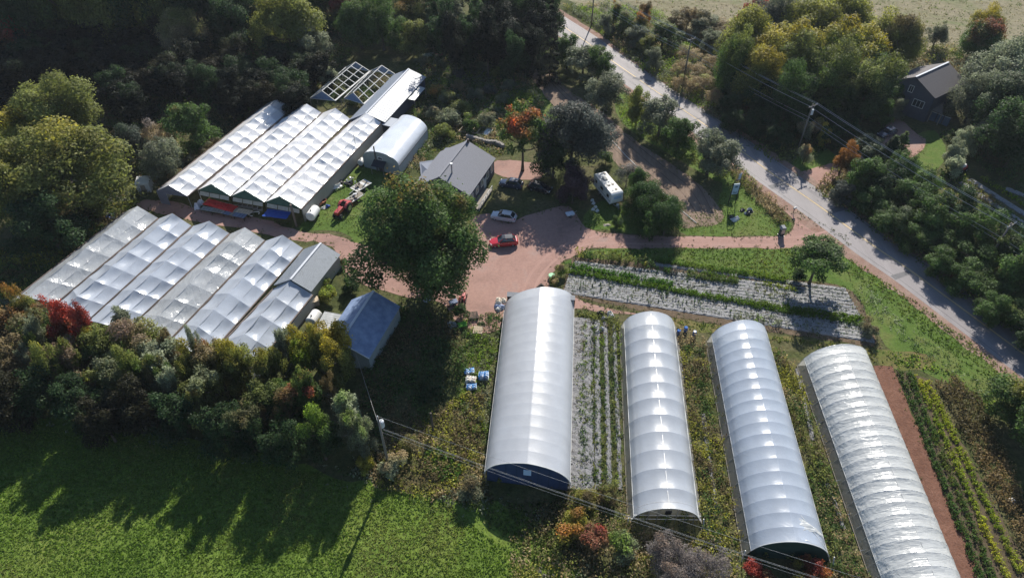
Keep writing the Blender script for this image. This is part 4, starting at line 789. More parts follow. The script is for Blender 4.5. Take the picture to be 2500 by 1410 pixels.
# little white shed and cart at the far left
def boxhut(nm, label, cat, px, py, w, d, h, rz, roofm, wallm, pitch=.25):
    r = empty(nm, W(px, py), rz, label, cat)
    b = MB().box((0, 0, h/2), (w, d, h)); b.build('wall', wallm, r)
    MB().quad((-w/2-.1, -d/2-.1, h+.02), (w/2+.1, -d/2-.1, h+.02), (w/2+.1, d/2+.1, h+pitch), (-w/2-.1, d/2+.1, h+pitch)).build('roof', roofm, r, solid=.08)
    MB().box((0, -d/2-.03, h*.45), (w*.35, .05, h*.8)).build('door', WOODGREY, r); return r
boxhut('small_white_hut', 'tiny white box hut alone left of the white greenhouses', 'hut', 358, 462, 2.3, 2.2, 1.9, .15, DIRTYWHITE, WALLWH)
# neighbouring house
nh, q = gabled('neighbour_house', 'dark grey two storey house with pale ridge line, beyond the road', 'house', (2315.9, 152), (2235.7, 188), (2372, 205), (2274, 238.5), 8.4, 5.6, R_BROWN, WALLDK, over=.2)
d = (q['F']-q['M']).normalized(); n_ = Vector((d.y, -d.x, 0)); ctr = (q['F']+q['M'])/2
n_ = -n_ if n_.dot(q['rf']-q['rb']) < 0 else n_
window(nh, ctr+Vector((0, 0, .2)), d, n_, .9, 1.4); window(nh, q['F'].lerp(q['M'], .25)+Vector((0, 0, -2.2)), d, n_, 2.2, 1.5, 3)
# its lower left wing
wg = empty('house_wing', W(2205, 220), 0, 'lower pale roofed wing on the left of the dark neighbouring house', 'house wing'); b0 = wg.location
P = [p-b0 for p in (W(2174.8, 200, 5.0), W(2230, 206, 5.6), W(2285, 172, 5.6), W(2262, 165.5, 5.0), W(2202, 187, 4.9))]
slab(P[:4], 'roof', mat('pale_roof', (.30, .30, .28), (.26, .26, .25), 2, .8), wg)
MB().quad(z0(P[0]*1), z0(P[1]*1), P[1]-Vector((0, 0, .15)), P[0]-Vector((0, 0, .15))).build('wall', WALLDK, wg)
MB().quad(z0(P[3]), z0(P[0]), P[0]-Vector((0, 0, .15)), P[3]-Vector((0, 0, .15))).build('wall', WALLDK, wg)
dd = (P[1]-P[0]).normalized(); window(wg, P[0].lerp(P[1], .3)-Vector((0, 0, 1.8)), dd, (dd.y, -dd.x, 0), 1.8, 1.5, 3)
pd = empty('timber_deck', W(2290, 290), 0, 'brown roofed entrance and blue grey board fence in front of the dark house', 'deck'); b0 = pd.location
P = [p-b0 for p in (W(2276, 270, 2.6), W(2300, 278, 2.6), W(2305, 245, 3.2), W(2286, 238, 3.2))]; slab(P, 'roof', mat('tan_shingle', (.17, .15, .13)), pd)
for p in P[:2]: MB().bar(z0(p), p, .15).build('post', WOODGREY, pd)
a, b = W(2258, 266, 1.9)-b0, W(2322, 289, 1.9)-b0; BL = mat('blue_boards', (.10, .14, .19), (.08, .11, .16), 1.5, .8)
for k in range(16):
    p, r_ = a.lerp(b, k/16), a.lerp(b, (k+.93)/16); MB().quad(z0(p), z0(r_), r_, p).build('board', BL, pd)
for k in range(5): p = a.lerp(b, k/4); MB().bar(z0(p)+Vector((0, -.06, 0)), p+Vector((0, -.06, .1)), .13).build('fence_post', WOODDARK, pd)
MB().bar(a, b, .12, .06).build('top_rail', DIRTYWHITE, pd)
# ---------------------------------------------------------------- roofless frames
def skeleton(label, FLp, FRp, BLp, BRp, RFp, RBp, ns):
    he, hr = 2.5, 4.3; a = [W(*p, he) for p in (FLp, FRp, BLp, BRp)]; rf, rb = W(*RFp, hr), W(*RBp, hr); base = sum(a, Vector())/4; base.z = 0
    root = empty('roofless_greenhouse', base, 0, label, 'greenhouse frame', 'roofless greenhouse frames'); fl, fr, bl_, br = (p-base for p in a); rf -= base; rb -= base
    for k in range(ns+1):
        u = k/ns; l, r_, t = fl.lerp(bl_, u), fr.lerp(br, u), rf.lerp(rb, u)
        MB().bar(l, t, .12).bar(t, r_, .12).build('rafter', DIRTYWHITE, root); MB().bar((l.x, l.y, 0), l, .1).build('post', WOODGREY, root); MB().bar((r_.x, r_.y, 0), r_, .1).build('post', WOODGREY, root)
    for a_, b_, w_ in ((fl, bl_, .14), (fr, br, .35), (rf, rb, .14), (rf.lerp(fr, .5), rb.lerp(br, .5), .12)): MB().bar(a_, b_, w_, .12).build('purlin', DIRTYWHITE, root)
    for l, r_, t in ((fl, fr, rf), (bl_, br, rb)): MB().quad(l, r_, t).build('gable', mat('blue_gable', (.22, .30, .45)) if 'blue_gable' not in bpy.data.materials else bpy.data.materials['blue_gable'], root, solid=.04); MB().bar(l, r_, .12).build('tie_beam', DIRTYWHITE, root)
    return root
skeleton('left roofless greenhouse frame with white rafters and a blue gable at the near end', (757, 240), (818, 246), (845, 164), (903, 174), (786, 222), (868, 152), 7)
skeleton('right roofless greenhouse frame overgrown with bushes, next to the long shed', (840, 240), (888, 254), (907, 172), (967, 183), (862, 226), (932, 160), 6)
# ================================================================ POLES AND WIRES
POLEM = mat('pole_wood', (.20, .18, .155), (.14, .125, .11), 2, .9); CER = mat('transformer_grey', (.52, .55, .58), (.45, .48, .5), 1, .4)
WIRE = mat('wire', (.45, .44, .42), None, 1, .5, .3)
def pole(base, h, wire_dir, label, xarm=True, trans=False, arm=2.4):
    root = empty('utility_pole', base, 0, label, 'utility pole', 'utility poles'); d = Vector(wire_dir).normalized(); c = Vector((-d.y, d.x, 0)); up = Vector((0, 0, 1))
    MB().tube([(0, 0, 0), (0, 0, h*.5), (0, 0, h)], [.19, .16, .12], 8).build('pole_shaft', POLEM, root, smooth=True)
    at_ = []
    if xarm:
        z = h-.35; MB().bar(c*arm/2+up*z+d*.14, -c*arm/2+up*z+d*.14, .12, .14).build('crossarm', WOODGREY, root)
        for s in (-1, 1): MB().bar(c*s*arm*.3+up*(z-.05)+d*.16, up*(z-.75)+d*.14, .04).build('brace', METAL, root)
        for s in (-.46, .3, .46):
            p = c*arm*s+up*(z+.07)+d*.14; MB().tube([p, p+up*.12, p+up*.22], [.05, .08, .04], 6).build('insulator', CER, root); at_.append(p+up*.2)
    else:
        MB().tube([up*h, up*(h+.25)], [.05, .07], 6).build('insulator', CER, root); at_.append(up*(h+.2))
    if trans:
        p = c*.42+up*(h-2.3); MB().tube([p, p+up*.95, p+up*1.05], [.32, .32, .2], 12).build('transformer', CER, root, smooth=False)
        MB().tube([p+up*1.0+c*.05, p+up*1.3+c*.05], .05, 6).build('bushing', CER, root)
    return root, [root.location+a for a in at_]
def wire(a, b, sag, label, r=.022, group=None, n=16):
    P = [a.lerp(b, i/n)-Vector((0, 0, sag*4*(i/n)*(1-i/n))) for i in range(n+1)]
    return tag(MB().tube(P, r, 4, False).build('power_line', WIRE), label, 'power line', group)
pb = [W(1949, 362), W(1669, 195)]; ph = 9.7
# spacing of the roadside line follows the road
pC, pB = pb; dirw = (pC-pB).normalized()
pA = pB-dirw*(pC-pB).length*1.0; pA = W(1444, 62); topD = W(2470, 544, 9.8); pD = Vector((topD.x, topD.y, 0)); pE = pD+(pD-pC)*1.0
P_ = {}
P_['A'] = pole(pA, 9.7, dirw, 'utility pole standing where the road meets the top edge')
P_['B'] = pole(pB, 9.9, dirw, 'utility pole in the scrub beyond the road, with bare crossarm')
P_['C'] = pole(pC, 9.7, dirw, 'leaning looking pole with transformer beside the neighbouring drive', trans=True)
P_['D'] = pole(pD, 9.8, dirw, 'utility pole rising out of the tree belt at the right edge')
P_['E'] = pole(pE, 9.8, dirw, 'utility pole beyond the right edge')
P_['Z'] = pole(pA-dirw*42, 9.8, dirw, 'utility pole beyond the top edge')
for a, b in (('Z', 'A'), ('A', 'B'), ('B', 'C'), ('C', 'D'), ('D', 'E')):
    for i in range(3): wire(P_[a][1][i], P_[b][1][i], .5, 'pale power line strung between the roadside utility poles', .034, 'roadside power lines')
    for z in (6.9, 6.2): wire(Vector((*P_[a][0].location.xy, z)), Vector((*P_[b][0].location.xy, z)), .5, 'lower cable strung between the roadside utility poles', .028, 'roadside cables')
pf = W(950, 1140); h_f = 10.4; dw = (W(1800, 1325, 9)-W(924, 1018, 10.4)); dw.z = 0; dw.normalize()
pF, tF = pole(pf, h_f, dw, 'old wooden pole with a round transformer, standing in the brush left of the tunnels', False, True)
pg = pf+dw*62; pG, tG = pole(pg, 10.4, dw, 'wooden pole beyond the bottom edge', False)
wire(tF[0], tG[0], .9, 'top wire running from the old wooden pole over the tunnels', .013)
for z, l in ((8.3, 'middle wire'), (8.1, 'second lowest wire'), (7.5, 'lowest wire')): wire(pf+Vector((.1, 0, z)), pg+Vector((.1, 0, z)), 1.0, l+' running from the old wooden pole over the tunnels', .013 if z > 7.6 else .010)
wire(pf+Vector((-.1, 0, 9.2)), W(868, 860, 3.5), .5, 'thin service wire from the old wooden pole to the blue roofed shed', .018)
MB_ = W(1058, 1055); tag(MB().tube([MB_, MB_+Vector((0, 0, 4.2))], .14, 7).build('stub_pole', WOODDARK), 'short dark post in the brush right of the old wooden pole', 'post')
mp = W(874, 388); mst = empty('tall_thin_mast', mp, 0, 'thin grey mast beside the rightmost white greenhouse bay', 'mast'); MB().tube([(0, 0, 0), (0, 0, 5.5)], .06, 6).build('pole_shaft', METAL, mst); MB().tube([(-.5, 0, 5), (.5, 0, 5)], .03, 5).build('crossbar', METAL, mst)
cp = W(724, 552); tag(MB().tube([cp, cp+Vector((0, 0, 4.6))], .2, 8).build('stove_pipe', mat('pipe_brown', (.16, .13, .11))), 'tall rusty stove pipe at the corner of the rightmost white bay', 'stove pipe')
# ================================================================ VEHICLES
def paint(name, c, rough=.22):
    m, n, bs = newmat(name); bs.inputs['Base Color'].default_value = (*c, 1); bs.inputs['Roughness'].default_value = rough; bs.inputs['Coat Weight'].default_value = .6; bs.inputs['Specular IOR Level'].default_value = .5; return m
CHROME = mat('rim_metal', (.5, .5, .52), None, 1, .3, .8); REDL = mat('red_lens', (.45, .02, .02), None, 1, .2); CLEARL = mat('clear_lens', (.7, .72, .75), None, 1, .1)
def loft(secs, name, m_, root, smooth=True):
    """secs: list of (x, halfwidth_bottom, z_bottom, halfwidth_top, z_top)"""
    P = []
    for x, wb, zb, wt, zt in secs:
        P.append([(x, -wb, zb), (x, -wb*1.03, zb+(zt-zb)*.45), (x, -wt, zt-.06), (x, -wt*.85, zt), (x, 0, zt+.02), (x, wt*.85, zt), (x, wt, zt-.06), (x, wb*1.03, zb+(zt-zb)*.45), (x, wb, zb)])
    b = MB(); b.grid(P); n = len(P[0]); b.f.append(tuple(range(n))); b.f.append(tuple(range((len(P)-1)*n, len(P)*n))[::-1]); return b.build(name, m_, root, smooth=False)
def wheel(root, x, y, r, w_, nm='wheel'):
    t = MB().tube([(x, y-w_/2, r), (x, y-w_*.35, r), (x, y+w_*.35, r), (x, y+w_/2, r)], [r*.88, r, r, r*.88], 14).build(nm, BLACK, root)
    s = 1 if y > 0 else -1; MB().tube([(x, y+s*w_*.46, r), (x, y+s*(w_*.52), r)], r*.58, 10).build('rim', CHROME, t); return t
def car(px, py, px2, py2, bodym, roofm, label, L=4.5, Wd=1.78, Hh=1.55, kind_='hatch'):
    a, b = W(px, py, .6), W(px2, py2, .6); c = (a+b)/2; rz = math.atan2((b-a).y, (b-a).x)          # a is the nose
    root = empty('parked_car', (c.x, c.y, 0), rz+math.pi, label, 'car'); h = L/2; w_ = Wd/2; e = Hh-1.5
    loft([(h, w_*.74, .35, w_*.66, .62), (h*.93, w_*.92, .28, w_*.84, .74), (h*.7, w_, .25, w_*.92, .86), (h*.42, w_, .25, w_*.94, .95+e*.5), (-h*.1, w_, .25, w_*.95, .98+e*.5), (-h*.7, w_, .25, w_*.93, 1.0+e*.5), (-h*.92, w_*.96, .28, w_*.88, .98+e*.4), (-h, w_*.86, .38, w_*.8, .80)], 'body', bodym, root)
    rear = -h*.86 if kind_ == 'hatch' else -h*.62
    loft([(h*.42, w_*.86, .9+e*.5, w_*.80, .96+e*.5), (h*.12, w_*.88, .9, w_*.70, Hh-.04), (-h*.1, w_*.88, .9, w_*.72, Hh), (rear*.72, w_*.88, .9, w_*.70, Hh-.03), (rear, w_*.84, .9, w_*.74, 1.02+e*.5)], 'cabin_glass', GLASSDARK, root)
    loft([(h*.10, w_*.68, Hh-.08, w_*.66, Hh+.0), (-h*.1, w_*.71, Hh-.06, w_*.69, Hh+.03), (rear*.72, w_*.69, Hh-.08, w_*.67, Hh+.01)], 'roof', roofm, root)
    for s in (-1, 1):
        for x0, z0_, x1, z1 in ((h*.42, .95, h*.11, Hh-.04), (-h*.16, .96, -h*.16, Hh-.02), (rear, 1.0, rear*.72, Hh-.03)): MB().bar((x0, s*w_*.87, z0_), (x1, s*w_*.715, z1), .08, .05).build('pillar', bodym, root)
        for x in (h*.64, -h*.62): wheel(root, x, s*(w_-.1), .33, .22)
        MB().box((h*.9, s*w_*.66, .68), (.22, .32, .14)).build('headlight', CLEARL, root); MB().box((-h*.95, s*w_*.74, .84), (.14, .22, .28)).build('taillight', REDL, root)
        MB().box((h*.36, s*(w_+.1), 1.0), (.14, .2, .12)).build('mirror', bodym, root)
        for x in (.22, -.32): MB().box((h*x, s*w_*.985, .86), (.2, .04, .03)).build('door_handle', CHROME, root)
    MB().box((h*.985, 0, .52), (.06, w_*1.0, .16)).build('grille', BLACK, root); MB().box((-h*.99, 0, .7), (.05, .52, .13)).build('number_plate', WHITE, root)
    return root
SILV = paint('silver_paint', (.42, .44, .47), .25); REDP = paint('red_paint', (.42, .02, .03)); BLKP = paint('black_paint', (.02, .02, .025)); DKB = paint('dark_blue_paint', (.03, .04, .07))
car(1199, 522, 1261, 533, SILV, SILV, 'silver grey hatchback parked in the shade edge above the red car')
car(1194, 592, 1265, 586, REDP, BLKP, 'red car with a black roof on the red gravel yard', L=4.75, Hh=1.62)
car(1224, 444, 1272, 452, DKB, DKB, 'dark car parked in deep shade right of the farmhouse', Hh=1.6)
car(1342, 463, 1296, 452, BLKP, BLKP, 'black car parked in deep shade under the dark tree', Hh=1.6)
car(2150, 330, 2182, 318, DKB, DKB, 'dark car half hidden under the trees on the neighbouring drive')
# camper
def camper():
    z = 2.95; fr_, fl_ = W(1523, 471.3, z), W(1494.7, 474, z); rr_, rl_ = W(1477.7, 417.4, z), W(1450.7, 423, z)
    c = (fr_+fl_+rr_+rl_)/4; d = ((fr_+fl_)/2-(rr_+rl_)/2); L, rz = d.length, math.atan2(d.y, d.x); w_ = 2.35
    root = empty('travel_trailer', (c.x, c.y, 0), rz, 'white travel trailer camper with a roof box, parked under the dark trees', 'camper')
    prof = [(-L/2+.05, .6), (L/2-.5, .6), (L/2-.05, 1.1), (L/2, 1.7), (L/2-.15, 2.75), (L/2-.4, 2.93), (-L/2+.15, 2.93), (-L/2, 2.75)]
    MB().prism(prof, -w_/2, w_/2).build('body', paint('camper_white', (.74, .75, .74), .4), root, bevel=.06)
    MB().box((-.1, 0, 2.965), (L-.8, w_-.12, .05)).build('roof_skin', DIRTYWHITE, root)
    MB().box((-L*.17, -.15, 3.12), (.95, .75, .26), 0, .85).build('air_conditioner', mat('ac_beige', (.55, .52, .46)), root, bevel=.04)
    for x, y in ((L*.1, .45), (L*.12, -.4), (-L*.4, .6), (L*.32, .3)): MB().box((x, y, 3.02), (.36, .36, .1)).build('roof_vent', mat('vent_brown', (.33, .29, .24)) if 'vent_brown' not in bpy.data.materials else bpy.data.materials['vent_brown'], root)
    for s in (-1, 1):
        for x, ww, zz in ((L*.3, .8, 1.9), (-.2, 1.0, 1.95), (-L*.34, .7, 1.95)): MB().box((x, s*(w_/2+.012), zz), (ww, .03, .6)).build('window', GLASSDARK, root)
        for x in (-.75, .15): wheel(root, x-.2, s*(w_/2-.14), .34, .22)
        MB().box((0, s*(w_/2+.01), 1.25), (L*.9, .02, .1)).build('side_stripe', mat('stripe_blue', (.16, .22, .33)) if 'stripe_blue' not in bpy.data.materials else bpy.data.materials['stripe_blue'], root)
    MB().box((-1.7, -(w_/2+.015), 1.6), (.65, .03, 1.75)).build('door', WHITE, root)
    MB().box((L/2-.02, 0, 2.1), (.06, 1.4, .55)).build('front_window', VENT, root)
    MB().bar((L/2-.4, -.5, .52), (L/2+.95, 0, .48), .1).bar((L/2-.4, .5, .52), (L/2+.95, 0, .48), .1).build('tow_bar', METAL, root); MB().tube([(L/2+.8, 0, 0), (L/2+.8, 0, .75)], .05, 6).build('jack', METAL, root)
    MB().tube([(L/2+.35, -.17, .78), (L/2+.35, .17, .78)], .2, 8).build('gas_bottle', WHITE, root)
camper()
def tractor(px, py, rz, label, s=1.0, m_=None):
    m_ = m_ or paint('tractor_red', (.36, .035, .03), .4) if 'tractor_red' not in bpy.data.materials else bpy.data.materials['tractor_red']
    r = empty('tractor', W(px, py), rz, label, 'tractor'); r.scale = (s, s, s)
    MB().prism([(.1, .8), (1.75, .8), (1.85, 1.0), (1.8, 1.35), (.1, 1.45)], -.36, .36).build('hood', m_, r, bevel=.05)
    MB().box((.3, 0, .62), (2.9, .4, .4)).build('chassis', BLACK, r); MB().box((-.75, 0, 1.05), (.5, .5, .12)).build('seat', BLACK, r); MB().box((-1.0, 0, 1.3), (.1, .5, .45)).build('seat_back', BLACK, r)
    for y in (-.72, .72):
        wheel(r, -.75, y, .78, .38, 'rear_wheel'); wheel(r, 1.45, y*.85, .42, .24, 'front_wheel')
        P = [[(-.75+math.cos(a)*.92, y*.82+o, .78+math.sin(a)*.92) for o in (-.2, .2)] for a in [math.pi*k/7 for k in range(1, 7)]]; MB().grid(P).build('fender', m_, r, solid=.04)
    MB().tube([(-.05, 0, 1.35), (-.3, 0, 1.6)], .03, 5).build('steering_column', BLACK, r); MB().tube([(-.3+.2*math.cos(a), .2*math.sin(a), 1.62) for a in [k*math.pi/4 for k in range(9)]], .025, 4).build('steering_wheel', BLACK, r)
    MB().tube([(1.2, .1, 1.4), (1.2, .1, 2.0)], .045, 6).build('exhaust', METAL, r)
    return r
t_ = tractor(838, 520, math.radians(248), 'red tractor with grey rear wheels at the edge of the gravel by the greenhouses', 1.12)
MB().box((-1.5, 0, .9), (.5, 1.6, 1.0), 0, .9).build('rear_implement', bpy.data.materials['tractor_red'], t_, bevel=.05)
tractor(1131, 733, math.radians(80), 'small red garden tractor at the yard edge near the porch', .62)
def flatbed(nm, px, py, rz, L, wd, label, cat, junk=4, z=.75):
    r = empty(nm, W(px, py), rz, label, cat)
    for k in range(int(L/.3)):
        MB().box((-L/2+.15+k*.3, 0, z), (.27, wd, .06)).build('deck_board', random.choice([WOODGREY, DIRTYWHITE]), r)
    for s in (-1, 1): MB().bar((-L/2, s*wd/2, z), (L/2, s*wd/2, z), .1, .14).build('side_rail', DIRTYWHITE, r); wheel(r, 0, s*(wd/2+.12), .36, .2)
    MB().bar((L/2, 0, z-.1), (L/2+1.1, 0, .5), .1).build('tow_bar', METAL, r)
    for k in range(junk): MB().box((U(-L/2, L/2)*.7, U(-wd/2, wd/2)*.6, z+.2), (U(.3, 1), U(.2, .6), U(.15, .4)), U(0, 3)).build('load', random.choice([WOODGREY, WOODDARK, METAL]), r)
    return r
flatbed('hay_wagon', 883, 461, math.radians(232), 3.6, 1.9, 'grey board wagon, farther of the two behind the red tractor', 'wagon')
flatbed('hay_wagon', 868, 489, math.radians(232), 3.4, 1.5, 'grey board wagon loaded with scrap, nearer to the red tractor', 'wagon', 8)
for k, (x, y) in enumerate([(818, 464), (826, 462), (833, 458)]): r = empty('garden_chair', W(x, y), k*.5, 'white plastic chair in the row on the lawn edge beside the white bay', 'chair', 'white plastic chairs'); MB().box((0, 0, .42), (.5, .5, .05)).build('seat', WHITE, r); MB().box((0, .25, .7), (.5, .05, .55)).build('backrest', WHITE, r); [MB().bar((a, b, 0), (a, b, .42), .05).build('leg', WHITE, r) for a in (-.22, .22) for b in (-.22, .22)]
# scrap heap on the lawn edge
def heap(px, py, n, R_, cols, label, nm='scrap_heap', cat='heap', hmax=.6, kind_=None):
    r = empty(nm, W(px, py), 0, label, cat)
    for k in range(n):
        x, y = random.gauss(0, R_*.45), random.gauss(0, R_*.35); MB().box((0, 0, 0), (U(.2, .9), U(.12, .5), U(.05, .3)), U(0, 6)).build('scrap_piece', random.choice(cols), r); o = r.children[-1]; o.location = (x, y, U(.1, hmax)); o.rotation_euler = (U(-.5, .5), U(-.5, .5), U(0, 6))
    return r
heap(846, 447, 22, 1.8, [DIRTYWHITE, METAL, BLACK, WOODGREY], 'pile of grey and white scrap beside the farther wagon')
TERRA = mat('terracotta', (.34, .13, .07), (.27, .11, .06), 2, .8)
for k in range(9): x, y = 782+U(-14, 14), 497+U(-14, 8); r = empty('flower_pot', W(x, y), 0, 'terracotta pot in the huddle beside the rightmost white bay', 'plant pot', 'terracotta pots'); MB().tube([(0, 0, 0), (0, 0, .45), (0, 0, .5)], [.2, .3, .33], 10).build('pot', TERRA, r)
def crumple(name, px, py, sx, sy, h, m_, label, cat, rz=0, res=9, seed=0, z0=0.0, sharp=.5, parent=None):
    g = random.Random(seed); P = []
    for i in range(res):
        for_ = []
        for j in range(res):
            u, v = 2*i/(res-1)-1, 2*j/(res-1)-1; e = max(0, 1-max(abs(u), abs(v))**3); zz = z0+h*e*(1-sharp+sharp*g.random()); zz = max(zz, .02)
            for_.append((u*sx/2*(1-.1*g.random()), v*sy/2*(1-.1*g.random()), zz))
        P.append(for_)
    b = MB(); b.grid(P); o = b.build(name, m_); o.location = W(px, py, z0); o.location.z = 0; o.rotation_euler.z = rz; return tag(o, label, cat)
def tank(px, py, px2, py2, r, label, m_):
    a, b = W(px, py, r+.35), W(px2, py2, r+.35); c = (a+b)/2; L = (b-a).length+.6; rz = math.atan2((b-a).y, (b-a).x); root = empty('storage_tank', (c.x, c.y, 0), rz, label, 'tank'); z = r+.35
    MB().tube([(-L/2, 0, z), (-L/2+.08, 0, z), (-L/2+.2, 0, z), (L/2-.2, 0, z), (L/2-.08, 0, z), (L/2, 0, z)], [r*.7, r*.92, r, r, r*.92, r*.7], 20).build('shell', m_, root, smooth=False)
    MB().tube([(-L*.2, 0, z+r-.03), (-L*.2, 0, z+r+.18)], .1, 8).build('filler_cap', BLACK, root)
    for x in (-L*.3, L*.3): MB().box((x, 0, .22), (.14, r*1.5, .45)).build('cradle', WOODDARK, root)
TW = mat('tank_white', (.72, .72, .70), (.58, .57, .54), .8, .45)
tank(758, 528, 770, 511, .85, 'white fuel tank lying on the grass at the corner of the rightmost white bay', TW)
tank(760, 785, 773, 766, .85, 'white tank between the shortest plastic bay and the golden tree', TW)
tank(880, 397, 886, 391, .6, 'small white tank with rusty end by the round roofed hut', DIRTYWHITE)
boxhut('box_crate', 'pale wooden box at the corner of the corrugated shed', 'box', 770, 742, 1.1, 1.0, 1.0, .5, WOODNEW, WOODGREY, .02)
# ---------------------------------------------------------------- benches with trays under the green gables
TRAYM = mat('tray_grey', (.30, .29, .27), (.22, .22, .21), 3, .8); TRAYB = mat('tray_blue_grey', (.17, .20, .28), None, 2, .7)
def bench(p0, p1, wd, z, label, slats, m_, items=True):
    a, b = W(*p0, z), W(*p1, z); c = (a+b)/2; L = (b-a).length; rz = math.atan2((b-a).y, (b-a).x); root = empty('potting_bench', (c.x, c.y, 0), rz, label, 'bench')
    for k in range(slats):
        x = -L/2+L*(k+.5)/slats; MB().box((x, 0, z), (L/slats*.88, wd, .05)).build('slat', m_ if random.random() > .3 else WOODGREY, root)
    for x in (-L/2+.1, 0, L/2-.1):
        for s in (-1, 1): MB().bar((x, s*wd*.42, 0), (x, s*wd*.42, z), .07).build('leg', WOODDARK, root)
    return root
bench((492, 507), (548, 517), 1.1, .8, 'pale grey bench, left one in front of the red tarp', 8, TRAYM); bench((549, 517), (600, 528), 1.2, .8, 'blue grey bench in front of the beige trays', 7, TRAYB)
bench((573, 511), (614, 519), 1.2, .85, 'beige slatted bench right of the red tarp', 7, WOODNEW); bench((508, 492), (576, 505), 1.2, .75, 'bench carrying the red tarp', 6, TRAYM)
REDT = mat('red_tarp', (.50, .025, .02), (.38, .02, .018), 1.5, .45); BLUET = mat('blue_tarp', (.02, .07, .30), (.015, .05, .24), 1.2, .45)
a, b = W(502, 488, 1), W(572, 507, 1); crumple('red_tarp', 537, 501, (b-a).length+.6, 1.9, .55, REDT, 'crumpled red tarp on a bench under the green gables', 'tarp', math.atan2((b-a).y, (b-a).x), 16, 3, .85, .6)
crumple('blue_tarp', 676, 522, 4.6, 2.2, .12, BLUET, 'blue tarp awning hung below the rightmost green gable', 'tarp', math.radians(-12), 9, 4, 1.9, .8)
crumple('white_sack', 482, 507, 1.1, 1.4, 1.1, mat('sack_white', (.55, .58, .66), (.45, .48, .56), 2, .6), 'bluish white bulk sack at the left end of the benches', 'sack', .3, 8, 5); crumple('white_sack', 492, 497, 1.1, 1.2, 1.1, bpy.data.materials['sack_white'], 'second bluish white bulk sack behind the first', 'sack', .8, 8, 6)
tb = empty('curved_tub', W(622, 526), .3, 'white curved frame lying right of the benches', 'frame'); MB().tube([(math.cos(a)*.9, math.sin(a)*.55, .4) for a in [k*.5-.6 for k in range(11)]], .09, 6).build('rim', DIRTYWHITE, tb)
for k, (x, y) in enumerate([(588, 505), (600, 507), (612, 509), (625, 512), (636, 515)]): r = empty('seedling_crate', W(x, y), -.2+.1*k, 'grey crate on the ground behind the beige bench', 'crate', 'grey crates under the gables'); MB().box((0, 0, .3), (.8, .5, .5), 0, 1.1).build('body', TRAYM, r); MB().box((0, 0, .56), (.7, .42, .03)).build('soil', WOODDARK, r)
heap(795, 507, 6, .8, [DIRTYWHITE, BLUET], 'few small tubs on the lawn next to the white fuel tank', 'tub_group', 'tubs', .2)
# scrap on the far left bank
heap(262, 487, 26, 3.6, [WOODGREY, METAL, WOODDARK], 'long heap of grey timber and scrap on the weedy bank at the left'); heap(272, 528, 12, 1.3, [METAL, BLUET, DIRTYWHITE], 'grey and blue rubbish beside the leftmost plastic bay')
# ---------------------------------------------------------------- roadside sign
def sign():
    b0 = W(1786, 498); c_ = W(1760, 492); r = empty('roadside_sign', b0, math.radians(12), 'tall roadside sign in a black looped metal frame on the lawn', 'sign')
    w_, h = 1.35, 5.2; loop = [(-w_/2, 0, .1), (-w_/2, 0, h-.7)]+[(-w_/2*math.cos(math.pi*k/8), 0, h-.7+.7*math.sin(math.pi*k/8)) for k in range(1, 8)]+[(w_/2, 0, h-.7), (w_/2, 0, 0)]
    MB().tube(loop, .08, 8).build('frame', BLACK, r, smooth=True)
    p = MB().box((0, 0, h-1.9), (w_-.22, .1, 2.2)).build('sign_panel', mat('sign_blue', (.30, .43, .55), (.26, .38, .5), 1, .5), r)
    MB().box((0, -.06, h-.95), (w_-.26, .02, .16)).build('top_band', WHITE, p)
    MB().prism([(-.35, h-1.45), (-.05, h-1.2), (.1, h-1.3), (.38, h-1.38), (.2, h-1.62), (-.2, h-1.6)], -.075, -.055).build('emblem', mat('sign_ink', (.05, .10, .16)), p)
    for k, (x, ww) in enumerate(((-.25, .3), (.05, .22), (.32, .2))): MB().box((x, -.06, h-2.5-.12*(k == 1)), (ww, .02, .1)).build('lettering', bpy.data.materials['sign_ink'], p)
    MB().box((.02, -.06, h-2.72), (.7, .02, .08)).build('lettering', bpy.data.materials['sign_ink'], p)
    a = empty('side_sign', W(1800, 455), math.radians(40), 'small pale blue sign board just behind the tall looped sign', 'sign'); MB().box((0, 0, 2.2), (1.0, .06, 1.3)).build('sign_panel', mat('pale_sign', (.5, .55, .62)), a); [MB().bar((s*.45, 0, 0), (s*.45, 0, 2.8), .07).build('post', BLACK, a) for s in (-1, 1)]
sign()
SACKW = mat('white_plastic', (.62, .62, .60), (.35, .36, .37), 2.5, .5); SACKK = mat('black_plastic', (.02, .02, .024), (.05, .05, .055), 2, .35)
def bagpile(px, py, label, cols, n=4, R_=.7, nm='bag_pile'):
    r = empty(nm, W(px, py), 0, label, 'bags')
    for k in range(n):
        o = crumple('bag', px, py, U(.7, 1.1), U(.5, .9), U(.35, .6), cols[k % len(cols)], None, None, U(0, 3), 8, k+int(px)); o.parent = r; o.location = (math.cos(k*2.2)*R_*.6+U(-.1, .1), math.sin(k*2.2)*R_*.5, .02*k)
    return r
bagpile(1792, 534, 'white and black plastic bundle on the lawn below the sign', [SACKW, SACKK, SACKW], 5, .9); bagpile(1822, 517, 'large black plastic wrapped heap with a grey top, right of the sign', [SACKK, SACKK, SACKW, SACKK], 7, 1.2)
bx = empty('mail_cabinet', W(1906, 575), .1, 'dark upright community mailbox with a grey cap at the drive entrance', 'mailbox')
MB().box((0, 0, .85), (.8, .7, 1.5)).build('cabinet', mat('cabinet_dark', (.06, .065, .07)), bx, bevel=.04); MB().prism([(-.5, 1.6), (.5, 1.6), (.3, 1.95), (-.3, 1.95)], -.45, .45).build('cap', mat('cap_grey', (.22, .23, .25)), bx); MB().box((0, 0, .06), (.9, .8, .12)).build('base', METAL, bx)
